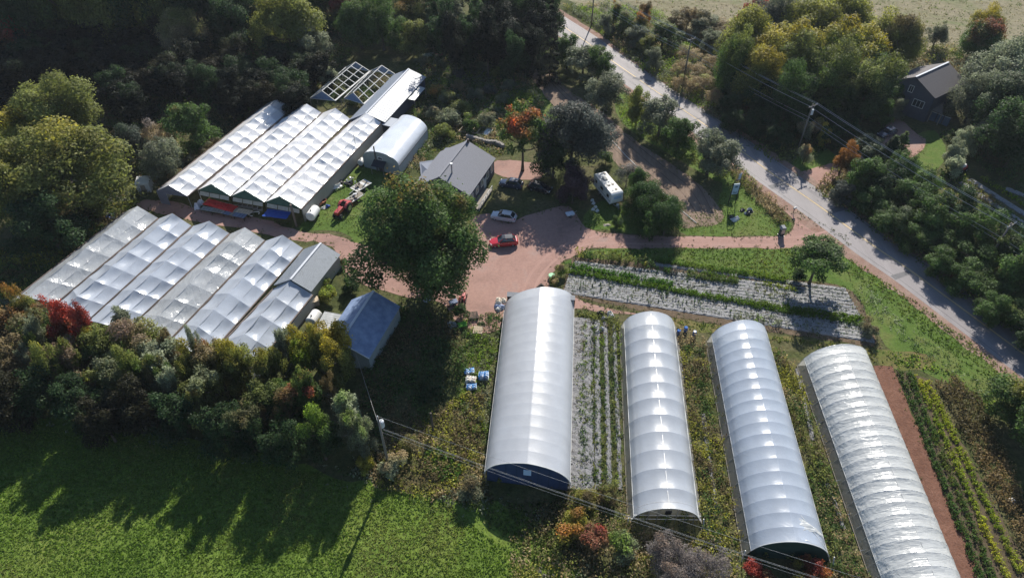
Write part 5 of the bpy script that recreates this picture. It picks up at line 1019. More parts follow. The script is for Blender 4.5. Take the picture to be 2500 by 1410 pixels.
MB().box((0, -.36, 1.1), (.6, .03, .8)).build('door_panel', METAL, bx)
mb2 = empty('rural_mailbox', W(1936, 521), .4, 'small letter box on a post at the road edge', 'mailbox'); MB().bar((0, 0, 0), (0, 0, 1.05), .1).build('post', WOODDARK, mb2); MB().tube([(-.28, 0, 1.2), (.28, 0, 1.2)], .16, 10).build('box', DIRTYWHITE, mb2)
# picnic bench / pale planks by the rounded hedge
pq = empty('slatted_bench', W(1565, 537), math.radians(-52), 'pale wooden bench at the foot of the rounded hedge', 'bench')
for k, (y, z) in enumerate(((-.35, .45), (.0, .45), (.42, .8))): MB().box((0, y, z), (1.9, .26, .06)).build('slat', WOODNEW, pq)
for s in (-.8, .8): MB().bar((s, -.4, 0), (s, -.4, .45), .08).build('leg', WOODDARK, pq); MB().bar((s, .4, 0), (s, .45, .85), .08).build('leg', WOODDARK, pq)
# white cart in the shade, beach-chair like
gc = empty('garden_cart', W(1391, 528), .3, 'small white cart in the tree shade of the yard', 'cart'); MB().box((0, 0, .55), (1.3, .9, .35), 0, 1.15).build('tub', mat('cart_white', (.6, .64, .7)), gc, bevel=.05); [wheel(gc, 0, s*.5, .25, .12) for s in (-1, 1)]; MB().bar((.6, 0, .6), (1.3, 0, .95), .06).build('handle', METAL, gc)
for k, (x, y) in enumerate([(1446, 490), (1449, 497), (1454, 506), (1448, 512), (1458, 515)]): tag(crumple('pale_stone', x, y, .7, .6, .5, DIRTYWHITE, None, None, k, 6, k), 'pale stone in the row beside the camper shadow', 'stone', 'pale stones by the camper')
tag(crumple('flat_stone', 1482, 549, 1.3, .7, .2, mat('stone', (.3, .27, .22)), None, None, .2, 7, 9), 'flat tan stone on the lawn by the drive', 'stone')
tag(crumple('white_sheet', 1360, 266, 1.1, .9, .3, WHITE, None, None, .4, 6, 12), 'small white crumpled sheet beside the tilled strip', 'sheet')
# irrigation hose in the tilled strip
for k, pts in enumerate(([(1483, 332), (1500, 350), (1520, 372), (1535, 388), (1560, 412), (1576, 428)], [(1600, 448), (1612, 468), (1633, 480), (1650, 503), (1670, 520), (1700, 545)])):
    P = [p+Vector((0, 0, .06)) for p in spline([W(*p) for p in pts], False, 4)]; tag(MB().tube(P, .07, 5).build('irrigation_hose', DIRTYWHITE), ('upper' if k == 0 else 'lower')+' length of pale hose lying along the tilled strip', 'hose')
# cold frames (pale ladder like frames) and the stone wall
cf = empty('cold_frames', W(1165, 320), math.radians(-12), 'row of pale timber cold frames lying in the grass behind the farmhouse', 'cold frames')
for k in range(6):
    x = -3.6+k*1.25; MB().bar((x, -1.3, .25), (x+.5, 1.3, .25), .13, .2).build('rail', WOODNEW, cf)
MB().bar((-3.6, -1.3, .25), (2.7, -1.3, .25), .1, .15).build('rail', WOODNEW, cf); MB().bar((-1.5, 1.3, .25), (3.2, 1.3, .25), .1, .15).build('rail', WOODNEW, cf)
tag(crumple('white_board', 1190, 322, 1.3, 2.6, .12, WHITE, None, None, -.5, 6, 14, .3), 'white curved sheet lying on the cold frames', 'sheet')
sw = empty('stone_wall', W(1180, 350), 0, 'low rough stone wall between farmhouse and cold frames', 'wall'); STN = mat('field_stone', (.27, .25, .23), (.18, .165, .15), 2, .9)
stone_me = []
for k in range(5): g = random.Random(k); b = MB(); b.box((0, 0, 0), (1, .8, .6), 0, .75); stone_me.append((b.v, b.f))
SM = []
for v, f in stone_me: me = bpy.data.meshes.new('stone'); me.from_pydata([(x+U(-.1, .1), y+U(-.1, .1), z+U(-.1, .1)) for x, y, z in v], [], f); me.materials.append(STN); SM.append(me)
wl = spline([W(*p) for p in [(1142, 338), (1165, 343), (1190, 350), (1212, 352), (1228, 360)]], False, 10); i = 0
for p in wl:
    for z in (.2, .55):
        o = link('stone', SM[i % 5], sw); o.location = p-sw.location+Vector((U(-.1, .1), U(-.1, .1), z)); o.rotation_euler = (0, 0, U(0, 6)); o.scale = (.75, .7, .6); i += 1
# ---------------------------------------------------------------- yard clutter left of the widest tunnel
BAGB = mat('blue_print_bag', (.05, .22, .50), (.62, .66, .70), 2.6, .4, lo=.46, hi=.54); BAGT = mat('tan_white_bag', (.62, .60, .56), (.45, .33, .20), 2.2, .45, lo=.45, hi=.6)
def pallet(px, py, rz, label, m_=WOODNEW, load=None, n_load=0):
    r = empty('pallet', W(px, py, .35), rz, label, 'pallet'); r.scale = (1.15, 1.15, 1.1)
    for x in (-.5, .5):
        for y in (-.5, .5): MB().box((x, y, -.15), (.12, .12, .3)).build('block', m_, r)
    for k in range(7): MB().box((0, -.55+k*.183, .13), (1.2, .11, .025)).build('slat', m_, r)
    for x in (-.53, 0, .53): MB().box((x, 0, .07), (.09, 1.15, .1)).build('runner', m_, r)
    return r
def bagstack(px, py, rz, m_, label, h=3):
    r = empty('bag_stack', W(px, py), rz, label, 'bags')
    MB().box((0, 0, .07), (1.35, 1.15, .12)).build('pallet_base', WOODNEW, r); k = 0
    for L in range(h):
        for x in (-.34, .34):
            for y in (-.36, 0, .36)[:3 if L < h-1 else 2]:
                o = crumple('bag', px, py, .72, .42, .2, m_, None, None, 0, 6, k+L*7+int(px)); o.parent = r; o.location = (x+U(-.05, .05), y+U(-.03, .03), .1+L*.19); o.rotation_euler.z = U(-.12, .12); k += 1
bagstack(1146, 908, .1, BAGB, 'stack of blue and white printed bags, nearest to the maple shade'); bagstack(1181, 921, .05, BAGB, 'taller stack of blue and white bags beside the widest tunnel', 5); bagstack(1150, 930, -.1, BAGT, 'stack of tan and white bags in the middle of the three', 4); bagstack(1151, 945, .1, BAGB, 'low stack of blue and white bags nearest to the brush', 3)
pallet(1167, 806, -.1, 'pale empty pallet lying in the weeds by the widest tunnel'); pallet(1156, 770, .2, 'dark broken pallet on the gravel edge', WOODDARK)
bagpile(1220, 735, 'cream coloured bulk bags beside the tunnel porch', [mat('cream_bag', (.66, .60, .50), (.5, .45, .38), 2, .6)], 4, .9); bagpile(1217, 752, 'white and blue bags in front of the cream ones', [SACKW, mat('bluish_bag', (.35, .42, .6))], 4, .8)
gb = empty('green_bin', W(1347, 678), .2, 'mint green tub at the edge of the gravel yard', 'tub'); MB().tube([(0, 0, 0), (0, 0, .55), (0, 0, .6)], [.4, .52, .55], 12).build('tub', mat('mint', (.30, .62, .34)), gb); MB().tube([(0, 0, .6), (0, 0, .64)], [.5, .45], 12).build('lid', mat('mint_lid', (.4, .72, .45)), gb)
gw = empty('green_wheelbarrow', W(1129, 798), .3, 'bright green wheelbarrow in the weeds', 'wheelbarrow'); MB().box((0, 0, .5), (1.0, .7, .35), 0, 1.35).build('tray', mat('bright_green', (.14, .42, .05)), gw, bevel=.05); wheel(gw, .75, .0, .2, .1); [MB().bar((.5, s*.25, .35), (-1.1, s*.3, .6), .05).build('handle', METAL, gw) for s in (-1, 1)]; [MB().bar((-.35, s*.28, .4), (-.4, s*.28, 0), .05).build('leg', METAL, gw) for s in (-1, 1)]
bagpile(1102, 792, 'white plastic crates and bags in the shade edge', [SACKW], 4, .7); bagpile(1042, 729, 'white sacks under the lower branches of the yard maple', [SACKW], 5, .8)
wb = empty('metal_cart', W(1107, 743), .4, 'blue grey metal cart beside the small garden tractor', 'cart'); MB().box((0, 0, .5), (1.2, .8, .4), 0, 1.1).build('tub', mat('cart_blue', (.16, .2, .3)), wb); [wheel(wb, 0, s*.45, .25, .12) for s in (-1, 1)]
for k, (x, y) in enumerate([(1656, 815), (1673, 808), (1694, 818)]): r = empty('blue_barrel', W(x, y), 0, ['small', 'middle', 'open'][k]+' blue barrel between the second and third tunnel', 'barrel'); MB().tube([(0, 0, 0), (0, 0, .3), (0, 0, .6), (0, 0, .85)], [.26, .3, .3, .26], 12).build('drum', mat('barrel_blue', (.03, .13, .42)) if 'barrel_blue' not in bpy.data.materials else bpy.data.materials['barrel_blue'], r); MB().tube([(0, 0, .85), (0, 0, .87)], .2, 12).build('lid', WHITE if k == 2 else bpy.data.materials['barrel_blue'], r)
bagpile(1478, 770, 'heap of grey plastic sheeting by the silver mulch strips', [SACKW, SACKK, mat('grey_sheet', (.3, .3, .31))], 7, 1.5, 'sheeting_heap'); bagpile(1461, 805, 'torn silver sheeting at the head of the mulch strips', [bpy.data.materials['grey_sheet'], SACKW], 5, 1.1, 'sheeting_heap')
rm = empty('red_machine', W(2345, 418), .5, 'red and white machine parked above the neighbouring mulch beds', 'machine'); MB().box((0, 0, .9), (1.9, 1.0, .7), 0, .85).build('body', bpy.data.materials['tractor_red'], rm, bevel=.06); MB().box((-.3, 0, 1.5), (1.1, .9, .5), 0, .85).build('canopy', DIRTYWHITE, rm); [wheel(rm, x, s*.55, .4, .22) for x in (-.7, .7) for s in (-1, 1)]
for k, (x, y, m_) in enumerate([(1046, 134, mat('green_panels', (.35, .42, .33))), (1078, 134, mat('pink_sheet', (.55, .25, .22)))]):
    tag(crumple('discarded_panel', x, y, 3.0, 2.2, .35, m_, None, None, .3, 6, k+40), ['pale green', 'faded pink'][k]+' discarded panels lying at the edge of the dark wood', 'panels')
ws = crumple('white_fabric', 2470, 1222, 1.0, .8, .4, WHITE, 'small white cloth in the dry brush near the right edge', 'cloth', .3, 7, 77)
# person walking at the road edge in the tree shade
def person(px, py, rz):
    root = empty('person', W(px, py), rz, 'person in pale top and grey trousers walking along the shaded road edge', 'person')
    J = [(0, 0, .95), (0, .01, 1.2), (0, .0, 1.42), (0, .0, 1.53), (0, .02, 1.66), (.1, .04, .9), (.11, .18, .5), (.11, .22, .08), (.11, .36, .04), (-.1, -.02, .9), (-.11, -.02, .48), (-.11, -.28, .12), (-.11, -.2, .03), (.19, 0, 1.4), (.24, -.12, 1.15), (.22, -.02, .92), (.22, .04, .82), (-.19, 0, 1.4), (-.24, .1, 1.15), (-.22, .28, 1.0), (-.22, .36, .96), (0, .03, 1.74)]
    E_ = [(0, 1), (1, 2), (2, 3), (3, 4), (4, 21), (0, 5), (5, 6), (6, 7), (7, 8), (0, 9), (9, 10), (10, 11), (11, 12), (2, 13), (13, 14), (14, 15), (15, 16), (2, 17), (17, 18), (18, 19), (19, 20)]
    Rr = [.15, .14, .15, .055, .1, .095, .065, .045, .04, .095, .065, .045, .04, .07, .045, .035, .03, .07, .045, .035, .03, .07]
    me = bpy.data.meshes.new('body'); me.from_pydata(J, E_, []); o = link('body', me, root, mat('skin', (.42, .27, .2))); m = o.modifiers.new('skin', 'SKIN'); me.skin_vertices.new() if not me.skin_vertices else None
    for i, r in enumerate(Rr): me.skin_vertices[0].data[i].radius = (r, r)
    me.skin_vertices[0].data[0].use_root = True; s = o.modifiers.new('sub', 'SUBSURF'); s.levels = s.render_levels = 1
    MB().tube([(0, 0, .9), (0, 0, 1.2), (0, 0, 1.45), (0, 0, 1.5)], [.18, .18, .2, .1], 10).build('shirt', mat('shirt_pale', (.45, .45, .47)), root, smooth=True)
    TR = mat('trousers', (.16, .17, .19))
    for a, b, c in (((.1, .03, .93), (.11, .18, .5), (.11, .22, .12)), ((-.1, -.01, .93), (-.11, -.02, .48), (-.11, -.28, .15))): MB().tube([a, b, c], [.12, .09, .07], 8).build('trouser_leg', TR, root, smooth=True)
    MB().tube([(0, .0, 1.68), (0, 0, 1.76), (0, 0, 1.8)], [.115, .105, .04], 8).build('hair', mat('hair', (.06, .04, .03)), root, smooth=True)
person(2281, 664, math.radians(35))
# ================================================================ CROPS AND GROUND COVER
def pts_in_poly(poly, n, g):
    P = np.array([(p.x, p.y) for p in poly]); lo, hi = P.min(0), P.max(0); out = []
    tot = 0
    while tot < n:
        q = g.uniform(lo, hi, (n*2, 2)); ins = np.zeros(len(q), bool); j = len(P)-1
        for i in range(len(P)):
            xi, yi = P[i]; xj, yj = P[j]
            c = ((yi > q[:, 1]) != (yj > q[:, 1])) & (q[:, 0] < (xj-xi)*(q[:, 1]-yi)/(yj-yi+1e-12)+xi); ins ^= c; j = i
        out.append(q[ins]); tot += ins.sum()
    return np.concatenate(out)[:n]
def area(poly):
    return abs(sum(poly[i].x*poly[(i+1) % len(poly)].y-poly[(i+1) % len(poly)].x*poly[i].y for i in range(len(poly))))/2
def patchy(xy, s, seed):
    g = np.random.default_rng(seed); v = np.zeros(len(xy))
    for k in range(5): d = g.normal(size=2); d /= np.linalg.norm(d); v += np.sin((xy@d)*s*(1+k*.55)+g.uniform(0, 6))/(1+k*.35)
    return v/2.6
def cloud(name, xy, h, spread, k, lsz, pal, g, seed, up=.4, ps=.35, lvv=.22, mat_=None, zb=.02, vert=False, parent=None, **tg):
    """k leaves for each tuft at xy; tuft height h (array); colours picked in patches"""
    N = len(xy); c = np.repeat(np.arange(N), k); M = N*k
    dx = g.normal(size=(M, 2))*np.repeat(spread, k)[:, None]; z = zb+np.repeat(h, k)*g.uniform(.15, 1, M)
    P = np.column_stack([xy[c]+dx*(1-.35*(z/np.repeat(h, k).clip(.05)))[:, None], z])
    Nn = np.column_stack([dx*1.2/np.repeat(spread, k)[:, None]*.5, np.full(M, up+.3)])+g.normal(size=(M, 3))*.5
    f = patchy(xy, ps*.7, seed)+g.normal(size=N)*.16; pal = np.array(pal); idx = np.clip(((f+1)/2*len(pal)).astype(int), 0, len(pal)-1)
    col = pal[idx][c]*g.uniform(.8, 1.2, (M, 1)); lv = np.clip(g.normal(1, lvv, M), .45, 1.6)*g.uniform(.8, 1.2, N)[c]
    me = quads_mesh(name, leaf_quads(P, Nn, lsz*g.uniform(.6, 1.35, M), .6, g), lv, col=col); me.materials.append(mat_ or PLANT)
    return tag(link(name, me, parent), **tg)
def cover(name, px, dens, h, k, lsz, pal, seed, spread=None, label=None, ps=.35, **kw):
    poly = [W(*p) for p in px]; g = np.random.default_rng(seed); n = int(area(poly)*dens); xy = pts_in_poly(poly, n, g)
    hh = g.uniform(h[0], h[1], n)*(1+.5*patchy(xy, .5, seed+1)).clip(.3); sp = np.full(n, spread or .25)
    return cloud(name, xy, hh, sp, k, lsz, pal, g, seed, ps=ps, kind='stuff', **kw)
p = lambda *n: [C_[x] for x in n]
FG = [(.075, .12, .022), (.10, .15, .03), (.125, .17, .038), (.15, .165, .05)]
cover('field_clover', [(-120, 1040), (60, 1040), (300, 1060), (560, 1100), (820, 1170), (960, 1200), (1090, 1225), (1180, 1300), (1330, 1400), (1450, 1450), (-200, 1450)], 24, (.05, .18), 3, .21, [(.09, .155, .025), (.115, .185, .032), (.14, .20, .04), (.17, .20, .055)], 1, .16)
cover('wild_weeds_near_field', [(860, 1130), (960, 1060), (1060, 1010), (1120, 960), (1180, 970), (1186, 1180), (1190, 1260), (1100, 1230), (1000, 1205), (930, 1190), (860, 1160)], 3.6, (.3, 1.1), 14, .30, p('olive', 'brown', 'ygreen', 'tan', 'greyg', 'green'), 2, .4)
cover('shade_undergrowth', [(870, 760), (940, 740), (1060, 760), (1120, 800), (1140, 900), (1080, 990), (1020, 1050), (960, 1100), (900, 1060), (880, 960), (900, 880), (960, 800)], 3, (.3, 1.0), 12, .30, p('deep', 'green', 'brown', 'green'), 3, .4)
cover('weeds_by_widest_tunnel', [(1120, 790), (1200, 760), (1228, 780), (1195, 1100), (1150, 1050), (1110, 960), (1140, 880)], 4, (.15, .7), 12, .26, p('olive', 'green', 'lime', 'greyg', 'green'), 4, .35)
cover('tall_weeds_by_tunnel_end', [(1180, 1175), (1200, 1215), (1260, 1230), (1390, 1215), (1400, 1290), (1330, 1400), (1260, 1330), (1190, 1290)], 6, (.1, .5), 6, .28, [(.06, .09, .025), (.08, .12, .03), (.07, .07, .03)], 7, .3)
cover('strip_weeds', [(1406, 780), (1515, 795), (1535, 1200), (1398, 1200)], 3.2, (.1, .55), 9, .2, p('olive', 'green', 'greyg', 'brown'), 8, .3)
cover('grassy_clump', [(1030, 1105), (1080, 1095), (1130, 1140), (1110, 1180), (1040, 1160)], 7, (.2, .5), 8, .36, [(.07, .14, .03), (.09, .16, .035)], 5, .25)
cover('brush_before_tunnels', [(1330, 1230), (1390, 1205), (1400, 1190), (1530, 1190), (1535, 1290), (1620, 1300), (1720, 1300), (1800, 1370), (1830, 1440), (1250, 1440), (1250, 1320)], 3.4, (.4, 1.3), 14, .28, p('greyg', 'brown', 'olive', 'tan', 'ygreen', 'grey'), 6, .45)
for i, (poly, pal, h) in enumerate([
    ([(1652, 800), (1718, 835), (1760, 1080), (1808, 1350), (1740, 1330), (1712, 1275), (1680, 1040)], ('olive', 'green', 'brown', 'ygreen', 'green', 'tan'), (.4, 1.3)),
    ([(1874, 835), (1942, 895), (2010, 1100), (2110, 1420), (2030, 1420), (2026, 1374), (1950, 1120)], ('greyg', 'brown', 'olive', 'green', 'tan', 'ygreen'), (.4, 1.4)),
    ([(1410, 752), (1500, 770), (1515, 800), (1520, 900), (1512, 1000), (1500, 800), (1410, 775)], ('green', 'olive', 'lime'), (.2, .6)),
    ([(2030, 1374), (2125, 1400), (2150, 1460), (1990, 1460)], ('olive', 'brown', 'green'), (.4, 1.2))]):
    cover('weeds_between_tunnels', poly, 4.2, h, 15, .26, p(*pal), 20+i, .38)
DRYV = [(.16, .12, .06), (.20, .15, .08), (.12, .10, .05), (.10, .10, .04)]
cover('dry_brush_strip', [(2275, 925), (2330, 925), (2400, 980), (2440, 1080), (2500, 1220), (2560, 1420), (2520, 1420), (2450, 1260), (2370, 1100)], 5, (.4, 1.2), 14, .28, DRYV, 30, .35)
cover('verge_weeds', [(2060, 640), (2110, 690), (2200, 780), (2330, 880), (2460, 985), (2420, 990), (2300, 905), (2180, 815), (2090, 730)], 3, (.1, .4), 7, .22, p('greyg', 'olive', 'green', 'silver'), 31, .3)
cover('verge_grass', [(2070, 625), (2250, 745), (2475, 915), (2460, 960), (2330, 870), (2200, 770), (2060, 650)], 9, (.05, .2), 3, .26, FG, 32, .2)
cover('bank_grass', [(2130, 850), (2260, 870), (2440, 990), (2420, 1020), (2330, 920), (2190, 890)], 7, (.08, .3), 4, .28, p('olive', 'green', 'lime', 'brown'), 33, .2)
cover('lane_grass', [(1600, 770), (1900, 822), (2140, 850), (2140, 885), (2110, 870), (1950, 838), (1880, 835), (1640, 800)], 6, (.05, .2), 4, .24, [(.12, .12, .035), (.09, .13, .03), (.15, .12, .05)], 34, .2)
cover('drive_verge_grass', [(1440, 614), (1560, 606), (1935, 606), (1950, 680), (1900, 676), (1600, 634), (1440, 630)], 8, (.05, .2), 3, .26, FG+[(.13, .17, .03)], 35, .2)
cover('sign_lawn_grass', [(1668, 510), (1740, 525), (1775, 440), (1860, 500), (1925, 550), (1900, 572), (1680, 572)], 6, (.03, .12), 3, .2, FG+[(.13, .15, .04)], 36, .2)
cover('reeds_by_sign', [(1770, 405), (1800, 410), (1850, 455), (1905, 510), (1935, 545), (1912, 560), (1850, 500), (1800, 450)], 7, (.4, 1.1), 12, .24, p('tan', 'brown', 'olive', 'greyg', 'tan'), 37, .25)
cover('camper_lawn_grass', [(1430, 560), (1425, 530), (1470, 490), (1540, 510), (1610, 570), (1500, 562)], 6, (.03, .12), 3, .2, FG, 38, .2)
cover('tractor_lawn_grass', [(740, 560), (745, 535), (830, 450), (900, 395), (950, 400), (925, 470), (900, 588), (830, 562)], 5, (.03, .14), 3, .2, [(.08, .12, .025), (.11, .13, .035), (.07, .12, .02)], 39, .2)
cover('overgrown_plot', [(1020, 150), (1100, 120), (1220, 150), (1300, 200), (1330, 250), (1300, 300), (1230, 250), (1225, 380), (1140, 340), (1050, 360), (1040, 420), (990, 420), (1045, 320), (1000, 285), (1045, 250), (1050, 190)], 2.6, (.2, .9), 12, .32, p('olive', 'greyg', 'tan', 'green', 'greyg', 'lime'), 40, .4)
cover('plot_grass', [(1020, 150), (1220, 150), (1330, 250), (1230, 380), (1040, 420), (1000, 285)], 5, (.1, .35), 3, .3, p('green', 'olive', 'lime'), 41, .3)
cover('weedy_bank', [(-40, 620), (60, 590), (150, 560), (250, 500), (345, 440), (400, 420), (380, 460), (330, 505), (180, 620), (30, 740), (-40, 780)], 4, (.2, 1.1), 13, .3, p('olive', 'brown', 'green', 'ygreen', 'greyg', 'brown'), 42, .4)
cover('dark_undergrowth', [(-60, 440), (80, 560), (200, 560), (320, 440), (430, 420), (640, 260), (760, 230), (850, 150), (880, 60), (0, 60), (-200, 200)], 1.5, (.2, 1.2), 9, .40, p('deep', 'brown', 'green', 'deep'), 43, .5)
cover('wood_edge_brush', [(330, 430), (420, 380), (560, 320), (680, 235), (640, 240), (500, 330), (420, 430), (380, 455)], 4, (.3, 1.2), 12, .28, p('brown', 'tan', 'greyg', 'olive'), 44, .4)
cover('spruce_floor', [(1050, 100), (1150, 60), (1380, 60), (1360, 140), (1300, 180), (1200, 150)], 1.6, (.1, .6), 8, .35, p('deep', 'green'), 45, .4)
cover('roadside_scrub', [(1370, 20), (1440, 60), (1540, 150), (1630, 215), (1730, 280), (1760, 300), (1790, 230), (1750, 120), (1600, 30), (1480, 10)], 2.6, (.3, 1.6), 14, .30, p('tan', 'olive', 'greyg', 'lime', 'brown'), 46, .5)
cover('far_verge_grass', [(1375, 15), (1530, 132), (1620, 203), (1720, 268), (1735, 262), (1640, 195), (1545, 120), (1400, 10)], 6, (.05, .35), 4, .3, [(.12, .15, .04), (.15, .16, .05)], 47, .3)
cover('hedgerow_weeds', [(1530, 225), (1575, 275), (1640, 325), (1780, 425), (1765, 440), (1640, 375), (1520, 300), (1505, 255)], 5, (.1, .6), 6, .28, p('green', 'olive', 'lime'), 48, .3)
cover('wood_floor_far', [(1790, 330), (1900, 400), (1980, 400), (2170, 250), (2200, 150), (1900, 60), (1760, 180)], 1.0, (.2, 1), 8, .4, p('deep', 'green', 'olive'), 49, .5)
cover('belt_floor', [(1985, 470), (2040, 400), (2200, 400), (2340, 420), (2520, 560), (2560, 860), (2520, 850), (2300, 690), (2080, 520)], 1.8, (.2, 1.1), 10, .36, p('deep', 'green', 'olive', 'brown'), 50, .5)
cover('house_scrub', [(2180, 130), (2330, 110), (2380, 190), (2330, 200), (2290, 150), (2210, 170)], 2.4, (.3, 1.6), 12, .34, p('tan', 'olive', 'brown', 'greyg'), 51, .5)
cover('neighbour_garden', [(2280, 330), (2360, 380), (2500, 480), (2560, 380), (2400, 300)], 1.6, (.2, 1), 9, .34, p('deep', 'green', 'deep'), 52, .5)
cover('dry_field_tufts', [(1380, -40), (1480, 45), (1620, 85), (1800, 85), (2000, 120), (2180, 135), (2380, 185), (2620, 215), (2620, -60)], .45, (.05, .2), 4, .36, [(.17, .16, .07), (.12, .15, .05), (.20, .17, .09)], 53, .5)
# ---------------------------------------------------------------- mulch films and crop rows of the vegetable beds
MUL = None
def mulch_mat(name, a, b, scale=2.2):
    m, n, bs = newmat(name); f = noise(n, scale, 6, .75, dist=1.0)
    n.links.new(ramp(n, f, [(.36, b), (.5, a), (.75, tuple(x*.85 for x in a))]), bs.inputs['Base Color']); bs.inputs['Roughness'].default_value = .65; bs.inputs['Specular IOR Level'].default_value = .25
    bump(n, noise(n, scale*1.6, 5, .7, dist=1.5), 1, .12, bs); return m
MUL = mulch_mat('mulch_film_pale', (.25, .25, .255), (.055, .05, .045)); MUL2 = mulch_mat('mulch_film_silver', (.20, .20, .21), (.07, .065, .06), 1.6); SOILD = ground_mat('bed_soil', [(.3, (.10, .075, .05)), (.7, (.15, .11, .075))], .5, 2, .4)
def hump(a, b, wd, h, name, m_, parent, seg=30, seed=0, jit=.05):
    g = random.Random(seed); d = (b-a).normalized(); nrm = Vector((-d.y, d.x, 0)); P = []
    for i in range(seg+1):
        c = a.lerp(b, i/seg); P.append([c+nrm*(wd*(x+g.uniform(-jit, jit)*.6))+Vector((0, 0, .028+h*z*g.uniform(.6, 1.3))) for x, z in ((-.5, 0), (-.38, .7), (-.15, 1), (.15, 1), (.38, .7), (.5, 0))])
    b_ = MB(); b_.grid(P); return b_.build(name, m_, parent, smooth=False)
def lerp2(a, b, t): return (a[0]+(b[0]-a[0])*t, a[1]+(b[1]-a[1])*t)
sheet('vegetable_plot', [(1398, 628), (1500, 634), (1600, 638), (1912, 684), (2045, 694), (2080, 710), (2106, 745), (2142, 835), (2133, 846), (1624, 772), (1374, 718), (1380, 677)], .02, SOILD, .2, smooth=False)
bedL = [(1399, 636), (1376, 713)]; bedR = [(2062, 703), (2136, 836)]
for k in range(15):
    t = (k+.5)/15; a, b = W(*lerp2(*bedL, t)), W(*lerp2(*bedR, t))
    if k == 0: a = W(1600, 645)
    if k == 1: a = W(1403, 641)
    o = hump(a, b, .86, .14, 'mulch_bed', MUL, None, 110, k, .14); tag(o, 'crumpled pale mulch film bed, %s from the driveway side of the plot' % 'first second third fourth fifth sixth seventh eighth ninth tenth eleventh twelfth thirteenth fourteenth fifteenth'.split()[k], 'mulch bed', 'mulch film beds of the vegetable plot')
def crop(px0, px1, wd, h, dens, k, lsz, pal, label, seed, name='crop_row', cat='crop row', zb=.1, **kw):
    a, b = W(*px0), W(*px1); L = (b-a).length; g = np.random.default_rng(seed); n = max(3, int(L*wd*dens)); d = (b-a).normalized(); t = g.uniform(0, 1, n); s = g.uniform(-.5, .5, n)*wd
    xy = np.column_stack([a.x+(b.x-a.x)*t-d.y*s, a.y+(b.y-a.y)*t+d.x*s]); hh = g.uniform(h*.55, h*1.15, n)
    return cloud(name, xy, hh, np.full(n, .16), k, lsz, pal, g, seed, zb=zb, label=label, kind='stuff')
BG = [(.06, .15, .02), (.08, .17, .025), (.05, .12, .02)]; YG = [(.16, .22, .03), (.20, .24, .04), (.12, .19, .03)]; DG = [(.035, .08, .018), (.05, .10, .02)]
crop((1393, 652), (1640, 697), 1.05, .7, 20, 14, .2, BG, 'dense leafy green row in the upper left of the vegetable beds', 60)
crop((1390, 665), (1833, 744), 1.0, .65, 22, 14, .19, [(.07, .15, .02), (.10, .17, .025)], 'long bright green row crossing the vegetable beds', 61)
crop((1833, 739), (2112, 782), 1.0, .55, 20, 12, .19, [(.12, .17, .03), (.09, .15, .025)], 'upper of the two yellow green rows at the right end of the beds', 62); crop((1833, 746), (2106, 793), 1.1, .6, 22, 12, .19, [(.10, .17, .025), (.08, .14, .02)], 'lower of the two yellow green rows at the right end of the beds', 63)
crop((1600, 637), (1925, 686), 1.2, .6, 20, 12, .19, [(.12, .18, .03), (.08, .15, .025)], 'yellowish green row along the grass verge', 64); crop((1678, 672), (1800, 688), 1.6, .8, 18, 14, .2, [(.12, .16, .05), (.09, .14, .03)], 'short pale green row in the middle of the beds', 65)
crop((1861, 694), (1944, 708), 1.1, .45, 14, 6, .22, YG, 'bright yellow green patch beside the lone tree shadow', 66); crop((1868, 676), (1912, 684), .9, .45, 14, 6, .22, YG, 'smaller yellow green patch by the verge', 67)
crop((1406, 622), (1598, 650), 1.7, 1.4, 5, 14, .28, p('olive', 'green', 'ygreen', 'deep'), 'tall bushy row at the driveway edge of the beds', 68, zb=.02); crop((1604, 660), (1640, 668), 1.2, .9, 8, 10, .26, DG, 'dark green bushy clump in the second bed', 69); crop((1640, 666), (1674, 674), 1.2, 1.0, 8, 10, .26, p('purple', 'darkgrey', 'brown'), 'purple dark bushy clump beside the dark green one', 70)
crop((1650, 693), (1850, 730), 1.7, .35, 3.2, 6, .2, p('greyg', 'darkgrey', 'green'), 'sparse grey green seedlings on the middle mulch', 71); crop((1840, 700), (1930, 735), 2.4, .5, 4, 7, .2, p('greyg', 'olive', 'darkgrey'), 'ragged grey green plants left of the lone tree shadow', 72)
crop((1560, 655), (1700, 690), 1.0, .3, 2.2, 6, .2, p('greyg', 'green'), 'thin seedlings on the upper mulch', 73); crop((1790, 775), (1905, 790), 2.0, .8, 5, 9, .24, p('lime', 'greyg', 'olive', 'green'), 'tall weedy clump near the third tunnel', 74); crop((1905, 790), (2000, 812), 1.5, .4, 3, 7, .22, p('silver', 'greyg'), 'silvery weeds trailing from the tall clump', 75); crop((2060, 712), (2110, 770), 2.6, .3, 1.5, 6, .2, p('greyg', 'brown'), 'scattered weeds at the right end of the beds', 76)
g_ = random.Random(9)
for k in range(46):
    t = g_.uniform(.0, .55); s = g_.uniform(.62, .97); q = lerp2(lerp2(*bedL, s), lerp2(*bedR, s), t); a = W(*q)
    n = 6; xy = np.tile([[a.x, a.y]], (n, 1)); cloud('staked_plant', xy, np.full(n, g_.uniform(.4, .9)), np.full(n, .09), 5, .16, p('deep', 'green'), rng, 200+k, zb=.1, label='small dark upright plant on the lower mulch beds', cat='plant', group='upright plants on the lower mulch')
